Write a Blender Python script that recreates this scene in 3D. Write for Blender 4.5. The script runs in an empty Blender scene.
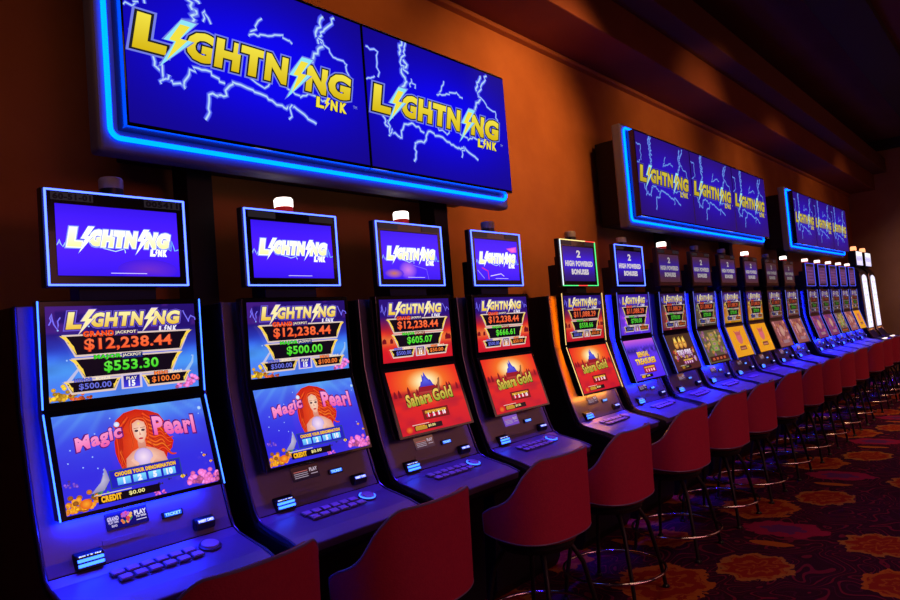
import bpy, bmesh, math, random
import numpy as np
from mathutils import Matrix, Vector
PI = math.pi
C = bpy.context.scene.collection
CAMZ = 1.75
rnd = random.Random(7)

# ------------------------------------------------------------------ colours
def lin(c):
    c = c / 255.0
    return c / 12.92 if c <= 0.04045 else ((c + 0.055) / 1.055) ** 2.4
def rgb(r, g, b): return (lin(r), lin(g), lin(b))
def lin_arr(a):
    a = np.clip(a, 0, 255) / 255.0
    return np.where(a <= 0.04045, a / 12.92, ((a + 0.055) / 1.055) ** 2.4)

# ------------------------------------------------------------------ materials
M = {}
def mat(name, col=(0.5, 0.5, 0.5), rough=0.5, metal=0.0, emit=None, es=0.0, noise=None, bump=None, coat=0.0, spec=0.5):
    m = bpy.data.materials.new(name); m.use_nodes = True
    nt = m.node_tree; b = nt.nodes['Principled BSDF']
    b.inputs['Base Color'].default_value = (*col, 1)
    b.inputs['Roughness'].default_value = rough
    b.inputs['Metallic'].default_value = metal
    b.inputs['Coat Weight'].default_value = coat
    b.inputs['Specular IOR Level'].default_value = spec
    if emit:
        b.inputs['Emission Color'].default_value = (*emit, 1)
        b.inputs['Emission Strength'].default_value = es
    if noise:                                   # (scale, other colour)
        tc = nt.nodes.new('ShaderNodeTexCoord'); n = nt.nodes.new('ShaderNodeTexNoise')
        n.inputs['Scale'].default_value = noise[0]; n.inputs['Detail'].default_value = 6
        nt.links.new(tc.outputs['Object'], n.inputs['Vector'])
        r = nt.nodes.new('ShaderNodeValToRGB')
        r.color_ramp.elements[0].position = 0.35; r.color_ramp.elements[1].position = 0.68
        r.color_ramp.elements[0].color = (*col, 1); r.color_ramp.elements[1].color = (*noise[1], 1)
        nt.links.new(n.outputs['Fac'], r.inputs['Fac']); nt.links.new(r.outputs['Color'], b.inputs['Base Color'])
    if bump:                                    # (scale, strength)
        tc = nt.nodes.new('ShaderNodeTexCoord'); n = nt.nodes.new('ShaderNodeTexNoise')
        n.inputs['Scale'].default_value = bump[0]; n.inputs['Detail'].default_value = 4
        nt.links.new(tc.outputs['Object'], n.inputs['Vector'])
        bp = nt.nodes.new('ShaderNodeBump'); bp.inputs['Strength'].default_value = bump[1]; bp.inputs['Distance'].default_value = 0.01
        nt.links.new(n.outputs['Fac'], bp.inputs['Height']); nt.links.new(bp.outputs['Normal'], b.inputs['Normal'])
    M[name] = m
    return m
def emis(name, col, s):
    m = bpy.data.materials.new(name); m.use_nodes = True
    nt = m.node_tree; nt.nodes.clear()
    e = nt.nodes.new('ShaderNodeEmission'); o = nt.nodes.new('ShaderNodeOutputMaterial')
    e.inputs['Color'].default_value = (*col, 1); e.inputs['Strength'].default_value = s
    nt.links.new(e.outputs[0], o.inputs['Surface']); M[name] = m
    return m
def screen_mat(name, s):
    """a lit display: the picture's colours come from the mesh, glass gloss on top"""
    m = bpy.data.materials.new(name); m.use_nodes = True
    nt = m.node_tree; b = nt.nodes['Principled BSDF']
    a = nt.nodes.new('ShaderNodeAttribute'); a.attribute_name = 'Col'
    b.inputs['Base Color'].default_value = (0.004, 0.004, 0.004, 1)
    b.inputs['Roughness'].default_value = 0.25
    b.inputs['Specular IOR Level'].default_value = 0.3
    nt.links.new(a.outputs['Color'], b.inputs['Emission Color'])
    b.inputs['Emission Strength'].default_value = s
    M[name] = m
    return m
screen_mat('lit_display', 1.0)
screen_mat('bright_display', 1.25)
screen_mat('wall_display', 0.95); M['wall_display'].node_tree.nodes['Principled BSDF'].inputs['Specular IOR Level'].default_value = 0.05
mat('black_plastic', (0.006, 0.006, 0.008), 0.35)
mat('black_satin', (0.006, 0.006, 0.007), 0.5, spec=0.3)
mat('bezel_black', (0.004, 0.004, 0.006), 0.16, coat=0.3)
mat('silver_panel', (0.20, 0.18, 0.27), 0.42, 0.65, noise=(3.0, (0.24, 0.22, 0.32)))
mat('deck_silver', (0.22, 0.20, 0.27), 0.40, 0.55, noise=(4.0, (0.27, 0.25, 0.32)))
mat('edge_trim', (0.12, 0.11, 0.14), 0.3, 0.8)
mat('button_plastic', (0.42, 0.36, 0.42), 0.35)
mat('button_rim', (0.05, 0.045, 0.06), 0.35)
mat('frame_white', (0.17, 0.15, 0.22), 0.5, spec=0.2)
mat('tag_grey', (0.10, 0.09, 0.10), 0.6)
mat('topper_bezel', (0.20, 0.10, 0.07), 0.4)
mat('topper_grey', (0.03, 0.022, 0.02), 0.35)
mat('lamp_cap', (0.35, 0.30, 0.28), 0.4)
mat('lamp_red', (0.5, 0.02, 0.015), 0.3, emit=(0.8, 0.02, 0.01), es=0.25)
mat('chrome', (0.75, 0.72, 0.70), 0.12, 1.0)
mat('dark_steel', (0.014, 0.012, 0.014), 0.45, 0.4)
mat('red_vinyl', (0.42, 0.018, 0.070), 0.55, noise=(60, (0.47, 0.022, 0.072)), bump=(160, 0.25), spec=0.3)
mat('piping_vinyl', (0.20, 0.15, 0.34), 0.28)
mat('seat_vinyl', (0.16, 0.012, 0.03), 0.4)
emis('neon_sign', (0.0, 0.062, 1.0), 9.0)
emis('neon_blue', (0.06, 0.11, 1.0), 5.0)
emis('neon_violet', (0.08, 0.10, 1.0), 1.2)
emis('led_cyan', (0.03, 0.12, 1.0), 5.0)
emis('led_pale', (0.16, 0.18, 0.90), 0.8)
emis('led_warm', (1.0, 0.62, 0.20), 1.3)
emis('back_blue', (0.005, 0.012, 1.0), 75.0)
emis('under_blue', (0.005, 0.02, 1.0), 70.0)
emis('back_orange', (1.0, 0.15, 0.0), 24.0)
emis('back_amber', (1.0, 0.33, 0.03), 26.0)
emis('back_red', (1.0, 0.05, 0.04), 4.0)
emis('back_faint', (0.03, 0.02, 1.0), 2.5)
emis('acceptor_glow', (0.02, 0.085, 1.0), 7.0)
emis('lamp_white', (1.0, 0.92, 0.85), 3.0)
emis('lamp_pink', (1.0, 0.70, 0.65), 2.0)
emis('lamp_amber', (1.0, 0.35, 0.15), 2.0)
emis('reel_white', (0.85, 0.85, 1.0), 1.6)
emis('neon_red', (1.0, 0.06, 0.05), 1.5)
emis('neon_green', (0.1, 1.0, 0.25), 1.2)
emis('neon_yellow', (1.0, 0.8, 0.3), 1.4)

# ------------------------------------------------------------------ mesh helpers
class MB:
    def __init__(s): s.v = []; s.f = []
    def add(s, vs, fs):
        n = len(s.v); s.v += [tuple(p) for p in vs]; s.f += [tuple(i + n for i in f) for f in fs]; return s
    def box(s, x0, x1, y0, y1, z0, z1):
        return s.add([(x0, y0, z0), (x1, y0, z0), (x1, y1, z0), (x0, y1, z0), (x0, y0, z1), (x1, y0, z1), (x1, y1, z1), (x0, y1, z1)],
                     [(0, 3, 2, 1), (4, 5, 6, 7), (0, 1, 5, 4), (1, 2, 6, 5), (2, 3, 7, 6), (3, 0, 4, 7)])
    def prism(s, prof, x0, x1):
        """side profile (y,z) list extruded along x"""
        n = len(prof)
        vs = [(x0, y, z) for y, z in prof] + [(x1, y, z) for y, z in prof]
        fs = [tuple(range(n)), tuple(range(2 * n - 1, n - 1, -1))]
        for i in range(n):
            j = (i + 1) % n
            fs.append((i, i + n, j + n, j))
        return s.add(vs, fs)
    def tube(s, pts, r, seg=10, closed=False):
        pts = [Vector(p) for p in pts]; n = len(pts); base = len(s.v)
        rs = r if isinstance(r, (list, tuple)) else [r] * n
        up = None
        for i, p in enumerate(pts):
            if closed: t = (pts[(i + 1) % n] - pts[i - 1]).normalized()
            else: t = (pts[min(i + 1, n - 1)] - pts[max(i - 1, 0)]).normalized()
            if up is None:
                up = Vector((0, 0, 1)) if abs(t.z) < 0.9 else Vector((0, 1, 0))
            a = t.cross(up).normalized(); b = a.cross(t).normalized(); up = b
            for k in range(seg):
                w = 2 * PI * k / seg
                s.v.append(tuple(p + (a * math.cos(w) + b * math.sin(w)) * rs[i]))
        for i in range(n if closed else n - 1):
            j = (i + 1) % n
            for k in range(seg):
                l = (k + 1) % seg
                s.f.append((base + i * seg + k, base + j * seg + k, base + j * seg + l, base + i * seg + l))
        if not closed:
            s.f.append(tuple(base + k for k in range(seg)))
            s.f.append(tuple(base + (n - 1) * seg + k for k in range(seg - 1, -1, -1)))
        return s
    def lathe(s, prof, seg=24, cx=0, cy=0, sx=1, sy=1):
        """profile (r,z) about the vertical through cx,cy"""
        base = len(s.v); n = len(prof)
        for r, z in prof:
            for k in range(seg):
                w = 2 * PI * k / seg
                s.v.append((cx + r * math.cos(w) * sx, cy + r * math.sin(w) * sy, z))
        for i in range(n - 1):
            for k in range(seg):
                l = (k + 1) % seg
                s.f.append((base + i * seg + k, base + i * seg + l, base + (i + 1) * seg + l, base + (i + 1) * seg + k))
        s.f.append(tuple(base + k for k in range(seg - 1, -1, -1)))
        s.f.append(tuple(base + (n - 1) * seg + k for k in range(seg)))
        return s
    def mesh(s, name, m, bevel=0, smooth=False, seg=2):
        me = bpy.data.meshes.new(name); me.from_pydata(s.v, [], s.f)
        bm = bmesh.new(); bm.from_mesh(me)
        bmesh.ops.recalc_face_normals(bm, faces=bm.faces)
        if bevel:
            es = [e for e in bm.edges if len(e.link_faces) == 2 and e.calc_face_angle(0) > 0.5]
            bmesh.ops.bevel(bm, geom=es, offset=bevel, segments=seg, affect='EDGES', profile=0.5)
        bm.to_mesh(me); bm.free()
        me.materials.append(M[m])
        if smooth:
            for p in me.polygons: p.use_smooth = True
            try: me.set_sharp_from_angle(angle=0.7)
            except Exception: pass
        return me
def link(name, me, parent=None, loc=(0, 0, 0), rot=(0, 0, 0)):
    o = bpy.data.objects.new(name, me); C.objects.link(o)
    if parent: o.parent = parent
    o.location = loc; o.rotation_euler = rot
    return o
def tag(o, label, cat, group=None, kind=None):
    o['label'] = label; o['category'] = cat
    if group: o['group'] = group
    if kind: o['kind'] = kind
    return o
def thing(name, label, cat, loc=(0, 0, 0), rz=0, group=None):
    o = bpy.data.objects.new(name, None); C.objects.link(o)
    o.empty_display_size = 0.1
    o.location = loc; o.rotation_euler = (0, 0, rz)
    return tag(o, label, cat, group)
def struct(name, me, label=None):
    o = link(name, me); o['kind'] = 'structure'
    if label: o['label'] = label; o['category'] = name.split('_')[0]
    return o
cache = {}
def cached(key, fn):
    if key not in cache: cache[key] = fn()
    return cache[key]

# ------------------------------------------------------------------ text outlines
_tx = {}
def text_polys(s, off=0.0):
    k = (s, off)
    if k in _tx: return _tx[k]
    cu = bpy.data.curves.new('t', 'FONT'); cu.body = s; cu.size = 1; cu.resolution_u = 3; cu.offset = off
    cu.fill_mode = 'BOTH'; cu.space_character = 1.0 + off * 2.2
    o = bpy.data.objects.new('t', cu); C.objects.link(o)
    bpy.context.view_layer.update()
    me = bpy.data.meshes.new_from_object(o.evaluated_get(bpy.context.evaluated_depsgraph_get()))
    v = np.array([(p.co.x, p.co.y) for p in me.vertices]) if len(me.vertices) else np.zeros((0, 2))
    f = [tuple(p.vertices) for p in me.polygons]
    bpy.data.objects.remove(o); bpy.data.curves.remove(cu); bpy.data.meshes.remove(me)
    _tx[k] = (v, f)
    return _tx[k]

class Canvas:
    """a flat picture W x H built of coloured polygons: u to the right, v up, in 0..1"""
    def __init__(s, W, H): s.W = W; s.H = H; s.v = []; s.f = []; s.c = []; s.n = 0
    def _add(s, vs, fs, cols):
        b = len(s.v); d = -0.00012 * s.n; s.n += 1
        for (u, v) in vs: u = min(1.0, max(0.0, u)); v = min(1.0, max(0.0, v)); s.v.append((u * s.W - s.W / 2, d, v * s.H - s.H / 2))
        s.f += [tuple(i + b for i in f) for f in fs]; s.c += [tuple(c) for c in cols]
    def grid(s, fn, nx, ny):
        U, V = np.meshgrid(np.linspace(0, 1, nx + 1), np.linspace(0, 1, ny + 1))
        col = np.stack([np.broadcast_to(a, U.shape) for a in fn(U, V)], -1).reshape(-1, 3)
        fs = [(j * (nx + 1) + i, j * (nx + 1) + i + 1, (j + 1) * (nx + 1) + i + 1, (j + 1) * (nx + 1) + i) for j in range(ny) for i in range(nx)]
        s._add(list(zip(U.ravel(), V.ravel())), fs, lin_arr(col)); return s
    def poly(s, pts, col, col2=None):
        """fan around the centroid; col2 is the centre colour"""
        pts = list(pts); n = len(pts)
        if col2 is None:
            s._add(pts, [tuple(range(n))], [rgb(*col)] * n)
        else:
            cx = sum(p[0] for p in pts) / n; cy = sum(p[1] for p in pts) / n
            s._add(pts + [(cx, cy)], [(i, (i + 1) % n, n) for i in range(n)], [rgb(*col)] * n + [rgb(*col2)])
        return s
    def rect(s, u0, v0, u1, v1, col, col2=None):
        if col2 is None: col2 = col
        s._add([(u0, v0), (u1, v0), (u1, v1), (u0, v1)], [(0, 1, 2, 3)], [rgb(*col)] * 2 + [rgb(*col2)] * 2); return s
    def ell(s, u, v, ru, rv, col, col2=None, n=20, a0=0):
        return s.poly([(u + ru * math.cos(a0 + 2 * PI * i / n), v + rv * math.sin(a0 + 2 * PI * i / n)) for i in range(n)], col, col2)
    def line(s, pts, w, core, edge=None, taper=False):
        """a ribbon of width w (in units of H) with a bright core fading to the edge colour"""
        asp = s.W / s.H; P = [Vector((p[0] * asp, p[1])) for p in pts]; n = len(P)
        vs = []; cs = []; fs = []
        mid = tuple((a * 0.55 + b * 0.45) for a, b in zip(core, edge)) if edge else None
        k = [(-1, edge), (-0.38, mid), (-0.16, core), (0.16, core), (0.38, mid), (1, edge)] if edge else [(-1, core), (1, core)]
        for i, p in enumerate(P):
            t = (P[min(i + 1, n - 1)] - P[max(i - 1, 0)])
            t = t.normalized() if t.length > 1e-9 else Vector((1, 0)); nn = Vector((-t.y, t.x))
            ww = w * (1 - 0.75 * i / (n - 1)) if taper else w
            for (q, c) in k:
                r = p + nn * ww * q * 0.5; vs.append((r.x / asp, r.y)); cs.append(rgb(*c))
        m = len(k)
        for i in range(n - 1):
            for j in range(m - 1): fs.append((i * m + j, i * m + j + 1, (i + 1) * m + j + 1, (i + 1) * m + j))
        s._add(vs, fs, cs); return s
    def text(s, st, u, v, w, h, col, col2=None, out=None, off=0.03, oo=0.06, shear=0.0, warp=None, out2=None):
        """text stretched into the box u,v,w,h; col bottom, col2 top; outlines out (inner), out2 (outer)"""
        v0, _ = text_polys(st, 0.0)
        if len(v0) == 0: return s
        lo = v0.min(0); hi = v0.max(0); sz = np.maximum(hi - lo, 1e-6)
        if w is None: w = h * sz[0] / sz[1] * s.H / s.W; u -= w / 2
        passes = []
        if out2: passes.append((off + oo * 1.9, out2, out2))
        if out: passes.append((off + oo, out, out))
        passes.append((off, col, col2 or col))
        for (o, a, b) in passes:
            vv, ff = text_polys(st, 0.0 if o == 0 else round(o, 3))
            if o:            # keep the letters registered with the plain ones
                l2 = vv.min(0); h2 = vv.max(0)
                vv = (vv - (l2 + h2) / 2) * np.array([(sz[0] + 2 * o) / max(h2[0] - l2[0], 1e-6), (sz[1] + 2 * o) / max(h2[1] - l2[1], 1e-6)]) + (lo + hi) / 2
            t = (vv - lo) / sz
            pts = []; cs = []
            A = np.array(rgb(*a)); B = np.array(rgb(*b))
            for (x, y) in t:
                uu = u + x * w + shear * (y - 0.5) * h * s.H / s.W; vy = v + y * h
                if warp: uu, vy = warp(uu, vy)
                pts.append((uu, vy)); q = min(1, max(0, y)); cs.append(tuple(A * (1 - q) + B * q))
            s._add(pts, ff, cs)
        return s
    def mesh(s, name, m):
        me = bpy.data.meshes.new(name); me.from_pydata(s.v, [], s.f)
        ca = me.color_attributes.new('Col', 'FLOAT_COLOR', 'POINT')
        a = np.ones((len(s.c), 4), dtype=np.float32); a[:, :3] = np.array(s.c)
        ca.data.foreach_set('color', a.ravel())
        me.materials.append(M[m]); me.update()
        # all faces look towards -y
        bm = bmesh.new(); bm.from_mesh(me)
        for f in bm.faces:
            if f.normal.y > 0: f.normal_flip()
        bm.to_mesh(me); bm.free()
        return me

# ------------------------------------------------------------------ the logo
BOLT = [(0.62, 1.0), (0.18, 0.52), (0.42, 0.52), (0.05, -0.02), (0.86, 0.62), (0.58, 0.62), (0.98, 1.0)]
def jag(p, q, n, amp, r):
    out = []
    for i in range(n + 1):
        t = i / n; x = p[0] + (q[0] - p[0]) * t; y = p[1] + (q[1] - p[1]) * t
        a = 0 if i in (0, n) else amp
        out.append((x + r.uniform(-a, a), y + r.uniform(-a, a)))
    return out
def path(pts, n, amp, r):
    out = []
    for a, b in zip(pts[:-1], pts[1:]): out += jag(a, b, n, amp, r)[:-1]
    return out + [pts[-1]]
def logo(c, u0, v0, w, h, fill=(235, 205, 30), fill2=(250, 235, 90), out=(40, 40, 60), rim=(150, 190, 255), bolt=(190, 240, 255), link_col=None, detail=True, fs=0.05):
    """L bolt G H T N bolt N G in the box, LINK below its right end"""
    letters = [('L', 0.005, 0.095, 1.0), ('G', 0.195, 0.100, 0.88), ('H', 0.315, 0.090, 0.88), ('T', 0.425, 0.098, 0.88), ('N', 0.540, 0.092, 0.88), ('N', 0.750, 0.095, 0.88), ('G', 0.872, 0.110, 0.88)]
    for (ch, x, lw, lh) in letters:
        c.text(ch, u0 + x * w, v0 + (0 if lh == 1 else 0.06 * h), lw * w, h * lh, fill, fill2, out=out, out2=rim if detail else None, off=fs, oo=0.045, shear=0.20)
    for bx in (0.075, 0.628):
        bw = 0.15 * w; bh = h * 1.6; b0 = v0 - 0.40 * h
        P = [(u0 + bx * w + p[0] * bw, b0 + p[1] * bh) for p in BOLT]
        cx = sum(p[0] for p in P) / 7; cy = sum(p[1] for p in P) / 7
        if detail: c.poly([(cx + (p[0] - cx) * 1.28, cy + (p[1] - cy) * 1.14) for p in P], rim)
        c.poly([(cx + (p[0] - cx) * 1.12, cy + (p[1] - cy) * 1.06) for p in P], bolt)
        c.poly([(cx + (p[0] - cx) * 0.72, cy + (p[1] - cy) * 0.80) for p in P], fill2)
    lc = link_col or fill2
    for (ch, x) in (('L', 0.790), ('N', 0.868), ('K', 0.922)):
        c.text(ch, u0 + x * w, v0 - 0.52 * h, 0.034 * w, 0.36 * h, lc, out=out, off=fs, oo=0.05, shear=0.15)
    P = [(u0 + (0.822 + p[0] * 0.045) * w, v0 + (-0.62 + p[1] * 0.55) * h) for p in BOLT]
    c.poly(P, lc)

def noise2(U, V, sc, seed=0):
    r = np.random.RandomState(seed); g = r.rand(64, 64)
    x = (U * sc) % 63; y = (V * sc) % 63
    i = np.floor(x).astype(int); j = np.floor(y).astype(int); fx = x - i; fy = y - j
    fx = fx * fx * (3 - 2 * fx); fy = fy * fy * (3 - 2 * fy)
    i2 = (i + 1) % 64; j2 = (j + 1) % 64
    return g[j, i] * (1 - fx) * (1 - fy) + g[j, i2] * fx * (1 - fy) + g[j2, i] * (1 - fx) * fy + g[j2, i2] * fx * fy
def mixc(a, b, t):
    t = np.clip(t, 0, 1); return [a[k] * (1 - t) + b[k] * t if not isinstance(a[k], np.ndarray) or True else 0 for k in range(3)]
def over(base, col, t):
    t = np.clip(t, 0, 1); return [base[k] * (1 - t) + col[k] * t for k in range(3)]

# wall display of a sign
def wall_art(seed, dull, simple=False):
    c = Canvas(1.40, 0.83); r = random.Random(seed)
    hi = (14, 6, 246); lo = (22, 8, 128)
    if dull: hi = (44, 18, 190); lo = (42, 16, 105)
    def bg(U, V):
        t = np.exp(-(((U - 0.5) / 0.55) ** 2 + ((V - 0.5) / 0.42) ** 2))
        return over([np.full_like(U, lo[k]) for k in range(3)], hi, t * 1.15)
    c.grid(bg, 24, 16)
    e = (18, 10, 235) if not dull else (46, 22, 185)
    core = (190, 228, 255) if not dull else (120, 175, 240)
    def L(pts, w=0.02, n=4, amp=0.012): c.line(path(pts, n + 1, amp, r), w * 1.5, core, e)
    L([(0.237, 1.0), (0.215, 0.9), (0.26, 0.83), (0.22, 0.76), (0.25, 0.7), (0.2, 0.6)], 0.035)
    L([(0.26, 1.0), (0.25, 0.9), (0.215, 0.83), (0.262, 0.76)], 0.025)
    L([(0.802, 0.96), (0.758, 0.83), (0.79, 0.75), (0.74, 0.66), (0.70, 0.58)], 0.032)
    L([(0.86, 0.98), (0.80, 0.86), (0.77, 0.76)], 0.026)
    L([(0.77, 0.80), (0.84, 0.70), (0.91, 0.68), (0.93, 0.55)], 0.018)
    L([(0.51, 0.80), (0.45, 0.66)], 0.018); L([(0.45, 0.67), (0.52, 0.70), (0.60, 0.74), (0.64, 0.70)], 0.018)
    L([(0.01, 0.86), (0.08, 0.85), (0.07, 0.66)], 0.018)
    L([(0.0, 0.62), (0.05, 0.66)], 0.016)
    L([(0.257, 0.09), (0.275, 0.24), (0.33, 0.25), (0.37, 0.35), (0.48, 0.32), (0.58, 0.27), (0.63, 0.29), (0.73, 0.21)], 0.024, 5)
    L([(0.02, 0.5), (0.07, 0.42), (0.09, 0.33), (0.14, 0.27), (0.19, 0.25), (0.21, 0.36), (0.27, 0.38), (0.34, 0.33)], 0.022, 4)
    L([(0.11, 0.36), (0.115, 0.26), (0.135, 0.30), (0.11, 0.24)], 0.02, 3)
    L([(0.60, 0.40), (0.66, 0.36), (0.70, 0.40), (0.80, 0.37)], 0.018)
    L([(0.62, 0.3), (0.60, 0.2)], 0.018, 3)
    if not simple:
        L([(0.27, 0.66), (0.28, 0.73), (0.30, 0.66)], 0.018, 2)
        L([(0.44, 0.4), (0.5, 0.36), (0.53, 0.42)], 0.016, 3)
    f, f2 = ((222, 190, 20), (250, 232, 70)) if not dull else ((190, 165, 40), (215, 195, 60))
    logo(c, 0.040, 0.418, 0.885, 0.172, f, f2, out=(30, 30, 40), rim=(120, 130, 235) if not dull else (80, 70, 170), bolt=(150, 235, 255), detail=True, fs=0.06)
    c.text('TM', 0.925, 0.375, 0.02, 0.02, (150, 160, 220), off=0.0)
    return c.mesh('display', 'wall_display')

def topper_logo(seed, refl):
    c = Canvas(0.50, 0.285); r = random.Random(seed)
    def bg(U, V):
        t = np.exp(-((V - 0.5) / 0.5) ** 2)
        return over([np.full_like(U, k) for k in (38, 14, 195)], (70, 26, 255), t)
    c.grid(bg, 10, 10)
    if refl == 1:  # reflections in the glass, painted into the screen picture
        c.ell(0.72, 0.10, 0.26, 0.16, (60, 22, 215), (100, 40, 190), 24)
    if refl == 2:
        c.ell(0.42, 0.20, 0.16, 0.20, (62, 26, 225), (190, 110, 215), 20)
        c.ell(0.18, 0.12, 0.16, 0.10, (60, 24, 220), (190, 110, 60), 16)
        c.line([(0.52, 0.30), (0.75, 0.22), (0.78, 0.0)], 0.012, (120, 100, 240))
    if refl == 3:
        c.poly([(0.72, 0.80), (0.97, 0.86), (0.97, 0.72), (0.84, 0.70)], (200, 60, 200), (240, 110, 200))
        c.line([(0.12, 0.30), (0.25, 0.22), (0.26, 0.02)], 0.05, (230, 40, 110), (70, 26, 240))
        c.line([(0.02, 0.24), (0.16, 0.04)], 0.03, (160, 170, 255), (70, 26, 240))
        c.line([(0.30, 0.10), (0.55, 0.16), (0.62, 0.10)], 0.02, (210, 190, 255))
    c.line(path([(0.0, 0.42), (0.02, 0.5), (0.045, 0.40), (0.10, 0.55), (0.2, 0.45)], 2, 0.006, r), 0.015, (150, 190, 255))
    c.line(path([(0.85, 0.5), (0.93, 0.40), (0.94, 0.55), (0.965, 0.40), (1.0, 0.42)], 2, 0.004, r), 0.015, (110, 180, 255))
    c.line(path([(0.35, 0.40), (0.45, 0.36), (0.52, 0.40), (0.53, 0.34)], 2, 0.008, r), 0.012, (190, 220, 255))
    logo(c, 0.10, 0.43, 0.82, 0.22, (248, 240, 160), (255, 254, 235), out=(240, 240, 255), rim=(130, 150, 255), bolt=(255, 255, 255), link_col=(250, 250, 255), fs=0.075)
    c.rect(0.40, 0.035, 0.70, 0.045, (200, 190, 250))
    return c.mesh('topper_screen', 'bright_display')
def topper_bonus(level):
    c = Canvas(0.50, 0.285); k = (0.92, 0.72, 0.52)[level]; ed = ((42, 20, 105), (105, 58, 62), (120, 66, 56))[level]  # brown edge colours paint in warm room light reflected by the glass
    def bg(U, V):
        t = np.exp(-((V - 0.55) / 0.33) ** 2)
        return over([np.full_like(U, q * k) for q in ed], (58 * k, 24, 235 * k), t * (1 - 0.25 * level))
    c.grid(bg, 6, 10)
    w = (235 * k, 225 * k, 225 * k)
    c.text('2', 0.44, 0.70, 0.11, 0.19, w, off=0.04)
    c.text('HIGH POWERED', 0.06, 0.44, 0.88, 0.14, w, off=0.06)
    c.text('BONUSES', 0.24, 0.20, 0.54, 0.14, w, off=0.06)
    return c.mesh('topper_screen', 'lit_display')
def topper_dim(i):
    c = Canvas(0.50, 0.285); r = random.Random(i)
    c.grid(lambda U, V: over([np.full_like(U, k) for k in (60, 32, 95)], (105, 60, 85), noise2(U, V, 7, i)), 14, 9)
    for k in range(4):
        c.rect(0.15, 0.72 - 0.18 * k, 0.85, 0.80 - 0.18 * k, (120, 70, 110), (90, 50, 130))
    return c.mesh('topper_screen', 'lit_display')

# ---- game themes
def coral(c, u, v, s, col, r, n=26):
    for i in range(n):
        a = r.uniform(0, PI); d = r.uniform(0, 1)
        uu = u + math.cos(a) * d * s; vv = v + math.sin(a) * d * s * 1.3
        k = r.uniform(0.55, 1.15); cc = tuple(min(255, q * k) for q in col)
        c.ell(uu, vv, s * 0.14, s * 0.2, cc, tuple(min(255, q * 1.35) for q in cc), 7)
def fish(c, u, v, s, col=(250, 200, 40)):
    c.poly([(u - s, v), (u - 0.2 * s, v + 1.2 * s), (u + 0.8 * s, v), (u - 0.2 * s, v - 1.2 * s)], col)
    c.poly([(u + 0.6 * s, v), (u + 1.3 * s, v + 0.8 * s), (u + 1.3 * s, v - 0.8 * s)], (60, 40, 30))
    c.line([(u - 0.1 * s, v + 1.1 * s), (u - 0.1 * s, v - 1.1 * s)], s * 0.35, (30, 20, 40))
THEMES = {
 'sea': dict(top=(34, 14, 108), mid=(44, 78, 232), bot=(84, 140, 248), panel=(30, 30, 190), btn=(90, 160, 250)),
 'desert': dict(top=(38, 14, 120), mid=(225, 35, 30), bot=(215, 25, 40), panel=(120, 20, 10), btn=(190, 20, 60)),
 'violet': dict(top=(60, 25, 170), mid=(130, 60, 235), bot=(95, 50, 240), panel=(140, 40, 60), btn=(190, 40, 80)),
 'ember': dict(top=(50, 25, 90), mid=(150, 70, 60), bot=(130, 40, 60), panel=(90, 30, 60), btn=(150, 60, 120)),
 'totem': dict(top=(50, 35, 120), mid=(120, 90, 70), bot=(90, 80, 60), panel=(60, 25, 20), btn=(160, 60, 30)),
 'amber': dict(top=(60, 25, 110), mid=(225, 120, 20), bot=(230, 160, 20), panel=(120, 60, 20), btn=(120, 60, 50)),
 'rose': dict(top=(50, 25, 90), mid=(120, 50, 55), bot=(140, 80, 80), panel=(80, 40, 60), btn=(150, 90, 110)),
 'plum': dict(top=(60, 30, 110), mid=(110, 50, 85), bot=(110, 40, 100), panel=(70, 30, 80), btn=(110, 50, 110)),
}
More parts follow.
